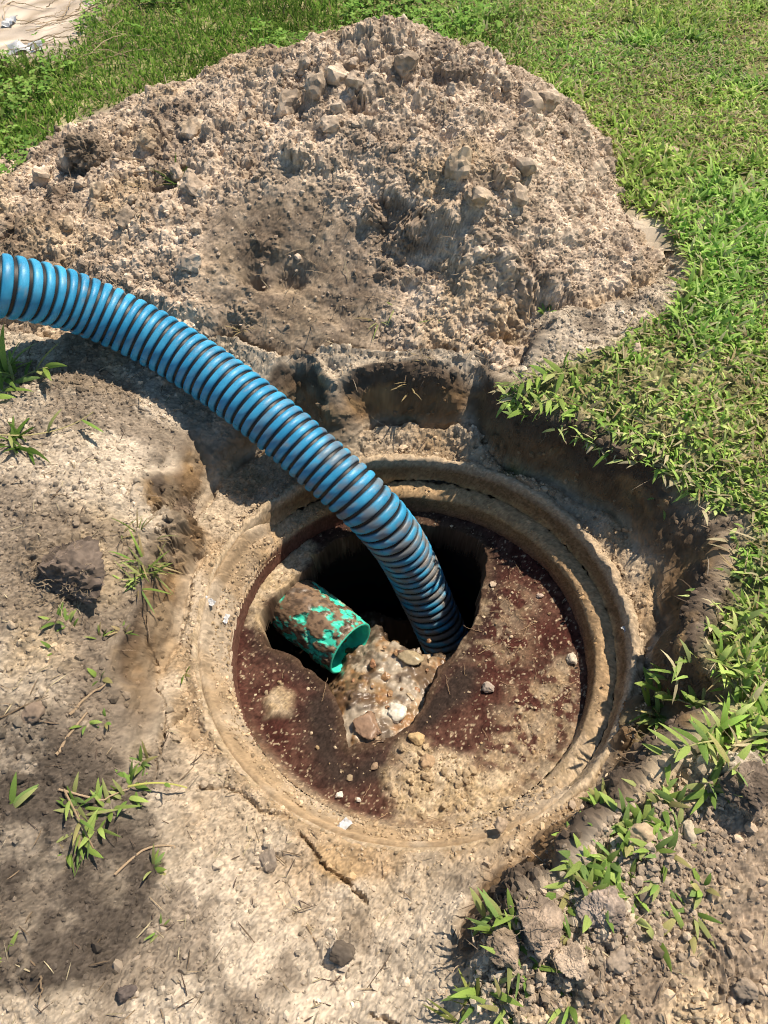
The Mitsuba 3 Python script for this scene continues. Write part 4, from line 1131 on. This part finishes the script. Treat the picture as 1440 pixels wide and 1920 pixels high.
tuft(312, 1740, 'tiny sprig alone on the pale sand', 5, (.018, .03), (.004, .006), .010, (.0, .7))
tuft(8, 1800, 'dark sprig cut off by the left edge near the bottom', 4, (.03, .04), (.006, .009), .01)
runner([(1065, 700), (1020, 705, .02), (975, 720, .025)], 'leafy runner reaching over the back corner of the pit', 6, (.035, .055), (.008, .012))
runner([(1060, 745), (1000, 760, .01), (955, 785, .0)], 'lower leafy runner drooping into the pit at the back corner', 6, (.025, .04), (.006, .010))
tuft(1262, 900, 'two hanging leaves on the right pit wall', 3, (.035, .05), (.008, .011), .004, (-.9, -.2), (.3, .8))
runner([(1330, 1330), (1280, 1315, .02), (1215, 1285, .03)], 'pale-stemmed leafy runner over the right edge of the pit', 7, (.03, .05), (.006, .010), stemcol=(.40, .36, .2))
runner([(1350, 1390), (1290, 1400, .02), (1240, 1420, .03)], 'lower leafy runner reaching toward the pit at the right', 6, **BROAD)
tuft(1300, 1265, 'grass clump at the right edge of the pit', 16, (.04, .06), (.007, .011), .035)
tuft(1385, 1270, 'thick grass clump at the right margin', 22, (.04, .06), (.007, .011), .045)
tuft(1400, 1350, 'grass clump in the lawn corner at the right margin', 18, (.04, .06), (.007, .011), .045, dry=.1)
tuft(1330, 1440, 'upright grass clump above the lower right sod', 12, (.04, .06), (.008, .012), .03)
tuft(1140, 1500, 'few upright blades on the tip of the lower right sod', 6, (.035, .05), (.008, .011), .02, (.6, 1.3))
tuft(1150, 1560, 'dense green clump on the lower right sod', 40, (.03, .05), (.009, .014), .045, (.1, 1.1))
tuft(1090, 1650, 'dense broad-leaved clump low on the lower right sod', 40, (.03, .05), (.009, .014), .04, (.1, 1.1))
tuft(1265, 1520, 'leafy clump at the upper right of the lower sod', 16, (.03, .05), (.008, .012), .035, (.1, 1.1))
tuft(1220, 1590, 'small clump between clods on the lower right sod', 12, (.025, .04), (.007, .011), .03, (.0, .9))
tuft(1180, 1650, 'clump in the middle of the lower right sod', 14, (.03, .045), (.008, .012), .04, (.0, .9))
tuft(1240, 1690, 'few blades right of the sod middle', 7, (.03, .045), (.007, .010), .03, (.0, .8))
tuft(1285, 1720, 'bent blades at the right foot of the sod', 7, (.03, .05), (.007, .010), .02, (.0, .8))
tuft(1305, 1655, 'small sprout right of the lower sod', 5, (.025, .035), (.008, .011), .012)
tuft(1230, 1760, 'single upright leaf right of the big clods', 2, (.03, .04), (.010, .013), .005)
tuft(1090, 1790, 'leaves poking out under the big clod', 5, (.025, .04), (.006, .009), .015, (.0, .8))
tuft(950, 1780, 'long-bladed tuft left of the big clods', 12, (.04, .07), (.006, .009), .03, (.0, 1.0))
tuft(925, 1860, 'tuft near the bottom middle edge', 14, (.035, .06), (.006, .010), .03, (.0, .9))
tuft(1055, 1860, 'sprig at the bottom beneath the clods', 6, (.03, .045), (.006, .009), .015)
tuft(1175, 1890, 'single pale leaf at the bottom right', 2, (.03, .04), (.008, .010), .005)
tuft(870, 1905, 'yellow-green blades at the very bottom edge', 7, (.04, .06), (.004, .006), .02, (.0, .8), col=[(.24, .28, .08)])
runner([(975, 1722), (940, 1715, .01), (905, 1722, .02)], 'short leafy runner at the lip above the bottom middle', 4, (.025, .04), (.006, .009))
tuft(325, 330, 'green tuft with dry stalks stuck in the left of the heap', 14, (.04, .08), (.003, .006), .02, (.2, 1.3), dry=.4, z0=.44, col=[(.07, .12, .03), (.1, .17, .04)])
tuft(285, 345, 'dry brown grass bunch in the left of the heap', 12, (.05, .09), (.002, .004), .025, (.0, .9), dry=1, z0=.44, name='dry_grass')
tuft(785, 520, 'pale dry sprig on the middle of the heap face', 7, (.04, .065), (.004, .007), .012, (.0, .8), dry=1, z0=.39, name='dry_grass', col=[(.45, .42, .22)])
tuft(795, 670, 'pale root tuft hanging at the foot of the heap', 10, (.03, .06), (.0015, .003), .015, (-.6, .7), dry=1, z0=.25, name='dry_grass')
tuft(445, 545, 'small pale root bunch beside the hose on the heap', 9, (.02, .045), (.0015, .003), .015, (-.3, .8), dry=1, z0=.36, name='dry_grass')
tuft(1045, 505, 'single green leaf above the dark hollow in the heap', 3, (.02, .03), (.007, .010), .006, z0=.37)
tuft(735, 425, 'thin yellow-green grass lying on the heap middle', 9, (.03, .06), (.002, .004), .04, (.0, .5), dry=.4, z0=.45)
tuft(840, 410, 'few yellowish blades right of the heap middle', 6, (.03, .05), (.002, .004), .02, (.0, .6), dry=.4, z0=.45)
tuft(1010, 520, 'root wisps hanging over the dark hollow', 10, (.03, .06), (.001, .002), .03, (-.8, .3), dry=1, z0=.37, name='dry_grass')
tuft(170, 300, 'dry root bunch on the dark clod at the left end of the heap', 14, (.03, .06), (.0015, .003), .03, (-.2, 1.0), dry=1, z0=.42, name='dry_grass')

sod_clod(130, 1068, .3, .058, (.11, .088, .072), 'round dark rooty clod of topsoil on the left ground', 90, .55)
sod_clod(335, 955, .2, .034, (.12, .09, .065), 'dark lump breaking off the left back corner of the pit', 14, .8)
sod_clod(1015, 1745, .25, .030, (.29, .23, .175), 'large brown clod of sod near the bottom middle right', 16, .6)
sod_clod(1075, 1800, .25, .021, (.31, .25, .19), 'clod right below the large brown one', 8, .6)
sod_clod(950, 1770, .23, .020, (.27, .215, .16), 'smaller clod on the lip left of the large brown one', 10, .6)
sod_clod(1410, 1475, .26, .034, (.14, .112, .088), 'dark clod of earth at the right margin below the lawn', 12, .6)
sod_clod(170, 275, .42, .045, (.15, .12, .09), 'dark rooty clod at the left end of the heap', 26, .8)
sod_clod(1130, 1700, .26, .026, (.28, .23, .19), 'clod between leaf clumps on the lower right sod', 6, .6)

# ------------------------------------------------------------------ roots, stalks, twigs, scraps
def strand(name, pts, r, col, label, cat, group, jit=.006, mat='mat_soil'):
    q = np.array(pts, float)
    s = np.linspace(0, 1, len(q))
    u = np.linspace(0, 1, 14)
    p = np.stack([np.interp(u, s, q[:, k]) for k in range(3)], -1)
    p[1:] += jit * np.cumsum(rng.normal(0, .35, (13, 3)), 0)
    add(numbered(name), tube_mesh(p, r, r * .45, 5), mat, col, True, label=label, category=cat, group=group)


def on_ground(px, py, dz=0.0, z0=.25):
    p = P(px, py, z0)
    for _ in range(5):
        p = P(px, py, float(hz(p[0], p[1])) + dz)
    return p


for k, (x0, y0, x1, y1) in enumerate([(1085, 800, 1065, 825), (1095, 795, 1108, 835), (1080, 790, 1145, 815), (1115, 830, 1098, 852), (1165, 870, 1164, 920), (1175, 850, 1160, 862), (1245, 830, 1255, 880), (1250, 860, 1215, 930), (1215, 900, 1195, 960), (1240, 940, 1205, 965), (1060, 740, 1020, 790), (965, 795, 940, 808), (1265, 1195, 1310, 1245), (1270, 1210, 1290, 1260),
                                      (510, 700, 518, 720), (530, 702, 528, 722), (548, 698, 552, 720), (575, 695, 572, 718), (590, 698, 600, 715), (1300, 960, 1290, 1000), (1050, 1530, 1010, 1540), (1000, 1600, 960, 1620), (960, 1700, 930, 1690), (860, 1810, 820, 1815), (840, 1855, 790, 1865), (870, 1790, 820, 1800)]):
    z = .26 if k < 14 or k == 19 else .24
    a, b = on_ground(x0, y0, .01), on_ground(x1, y1, .012)
    strand('hanging_root', [a, (a + b) / 2 + [0, -.006, .006], b], rng.uniform(.0006, .0012), np.array((.36, .28, .2)) * rng.uniform(.6, 1.2), ['thin pale root hanging from the turf edge at the back right of the pit', 'thin root on the right wall of the pit', 'short pale root sticking out below the heap beside the hose', 'thin root at the edge of the lower right sod'][0 if k in (0, 1, 2, 3, 10, 11) else 2 if 14 <= k <= 18 else 3 if k >= 20 else 1], 'root', 'roots hanging from the pit edges', .004)
for k in range(44):
    a = on_ground(rng.uniform(0, 230), rng.uniform(5, 130), .006, .35)
    an, L = rng.normal(.5, .6), rng.uniform(.05, .22)
    b = a + L * np.array([math.cos(an), math.sin(an), 0])
    b[2] = float(hz(b[0], b[1])) + rng.uniform(.004, .02)
    strand('straw_stalk', [a, (a + b) / 2 + [0, 0, .008], b], rng.uniform(.0008, .0018), np.array((.40, .32, .22)) * rng.uniform(.45, 1.15), 'dry straw stalk on the sandy patch in the top left corner', 'straw', 'straw stalks in the top left corner', .006)
TW = [([(105, 1415), (130, 1375), (165, 1330)], 'dark forked twig standing in the left soil', .0022), ([(130, 1340), (170, 1300), (200, 1280)], 'light twig crossing the dark one at the left', .002), ([(0, 1345), (55, 1320), (95, 1305)], 'thin straw twig at the far left edge', .0012), ([(575, 1735), (590, 1752), (605, 1770)], 'short dark twig on the pale sand', .0012),
      ([(75, 1830), (80, 1860), (70, 1885)], 'dark short twig at the lower left', .0014), ([(110, 1480), (190, 1500), (240, 1475)], 'brown twig by the lower left grass', .0014), ([(1090, 1250), (1130, 1225), (1150, 1290)], 'hair-thin root loop on the right ledge', .0007), ([(215, 1640), (270, 1590), (325, 1585), (328, 1600)], 'brown curved twig right of the sprawling tuft', .0016), ([(210, 298), (250, 296), (268, 300)], 'straight pale stick on the left of the heap', .002),
      ([(240, 325), (300, 322), (330, 318)], 'long thin stick below the pale one on the heap', .0014), ([(820, 190), (835, 205), (842, 215)], 'curved rootlet on the heap top', .0012), ([(250, 305), (265, 345), (280, 370)], 'leaning dry stick in the dry grass of the heap', .0016), ([(158, 255), (168, 290), (175, 300)], 'dark upright stub at the left end of the heap', .0025)]
for pts, lab, r in TW:
    strand('twig', [on_ground(a, b, .004, .3) for a, b in pts], r, np.array((.24, .18, .12)) * rng.uniform(.6, 1.5), lab, 'twig', 'twigs and sticks', .002)
for k in range(40):                                     # rootlets lying on the lid
    for _ in range(30):
        t, q = rng.random() * 6.28, .28 * math.sqrt(rng.random())
        a = np.array([LC[0] + q * math.cos(t), LC[1] + q * math.sin(t), 0])
        if lval(SD, a[0], a[1]) > .02:
            break
    an, L = rng.random() * 6.28, rng.uniform(.015, .045)
    b = a + L * np.array([math.cos(an), math.sin(an), 0])
    a[2], b[2] = float(lz(a[0], a[1])) + .002, max(float(lz(b[0], b[1])), -.002) + .002
    strand('lid_rootlet', [a, (a + b) / 2 + [0, 0, .003], b], .0005, np.array((.34, .24, .15)) * rng.uniform(.6, 1.2), 'hair-thin rootlet lying on the maroon lid', 'rootlet', 'rootlets on the lid', .0022)


def scrap(px, py, size, label, h, seed, mat='mat_plastic', asp=.5):
    p = P(px, py, .1)
    for _ in range(4):
        p = P(px, py, float(h(p[0], p[1])) + .004)
    u, v = np.meshgrid(np.linspace(-1, 1, 14), np.linspace(-asp, asp, 10))
    z = .8 * (meshkit.fbm(np.stack([u * 2.2, v * 2.2, u * 0 + seed], -1), 3, seed) - .4)
    e = 1 + .35 * (meshkit.fbm(np.stack([np.arctan2(v, u), u * 0, u * 0 + seed], -1) * 1.7, 2, seed) - .5)
    an = seed * 1.3
    X, Y = u * e, v * e
    q = np.stack([X * math.cos(an) - Y * math.sin(an), X * math.sin(an) + Y * math.cos(an), z], -1) * size
    V, F, _ = grid_mesh(q[..., 0] + p[0], q[..., 1] + p[1], q[..., 2] + p[2])
    add(numbered('plastic_scrap'), (V, F), mat, None, 25, label=label, category='plastic scrap')


cz = lambda x, y: np.maximum(gz(x, y), .05)
scrap(424, 1160, .008, 'small white plastic flake on the left of the collar', cz, 1)
scrap(393, 1128, .010, 'faint clear plastic shred at the outer left of the collar', cz, 2)
scrap(642, 1550, .013, 'crumpled clear plastic scrap at the front edge of the collar', cz, 3)
scrap(1176, 1184, .010, 'clear shard on the right shelf beside the collar', cz, 4)
scrap(48, 92, .045, 'white scrap on the straw in the top left corner', hz, 5)
scrap(20, 40, .03, 'small white scrap higher up in the top left corner', hz, 6)
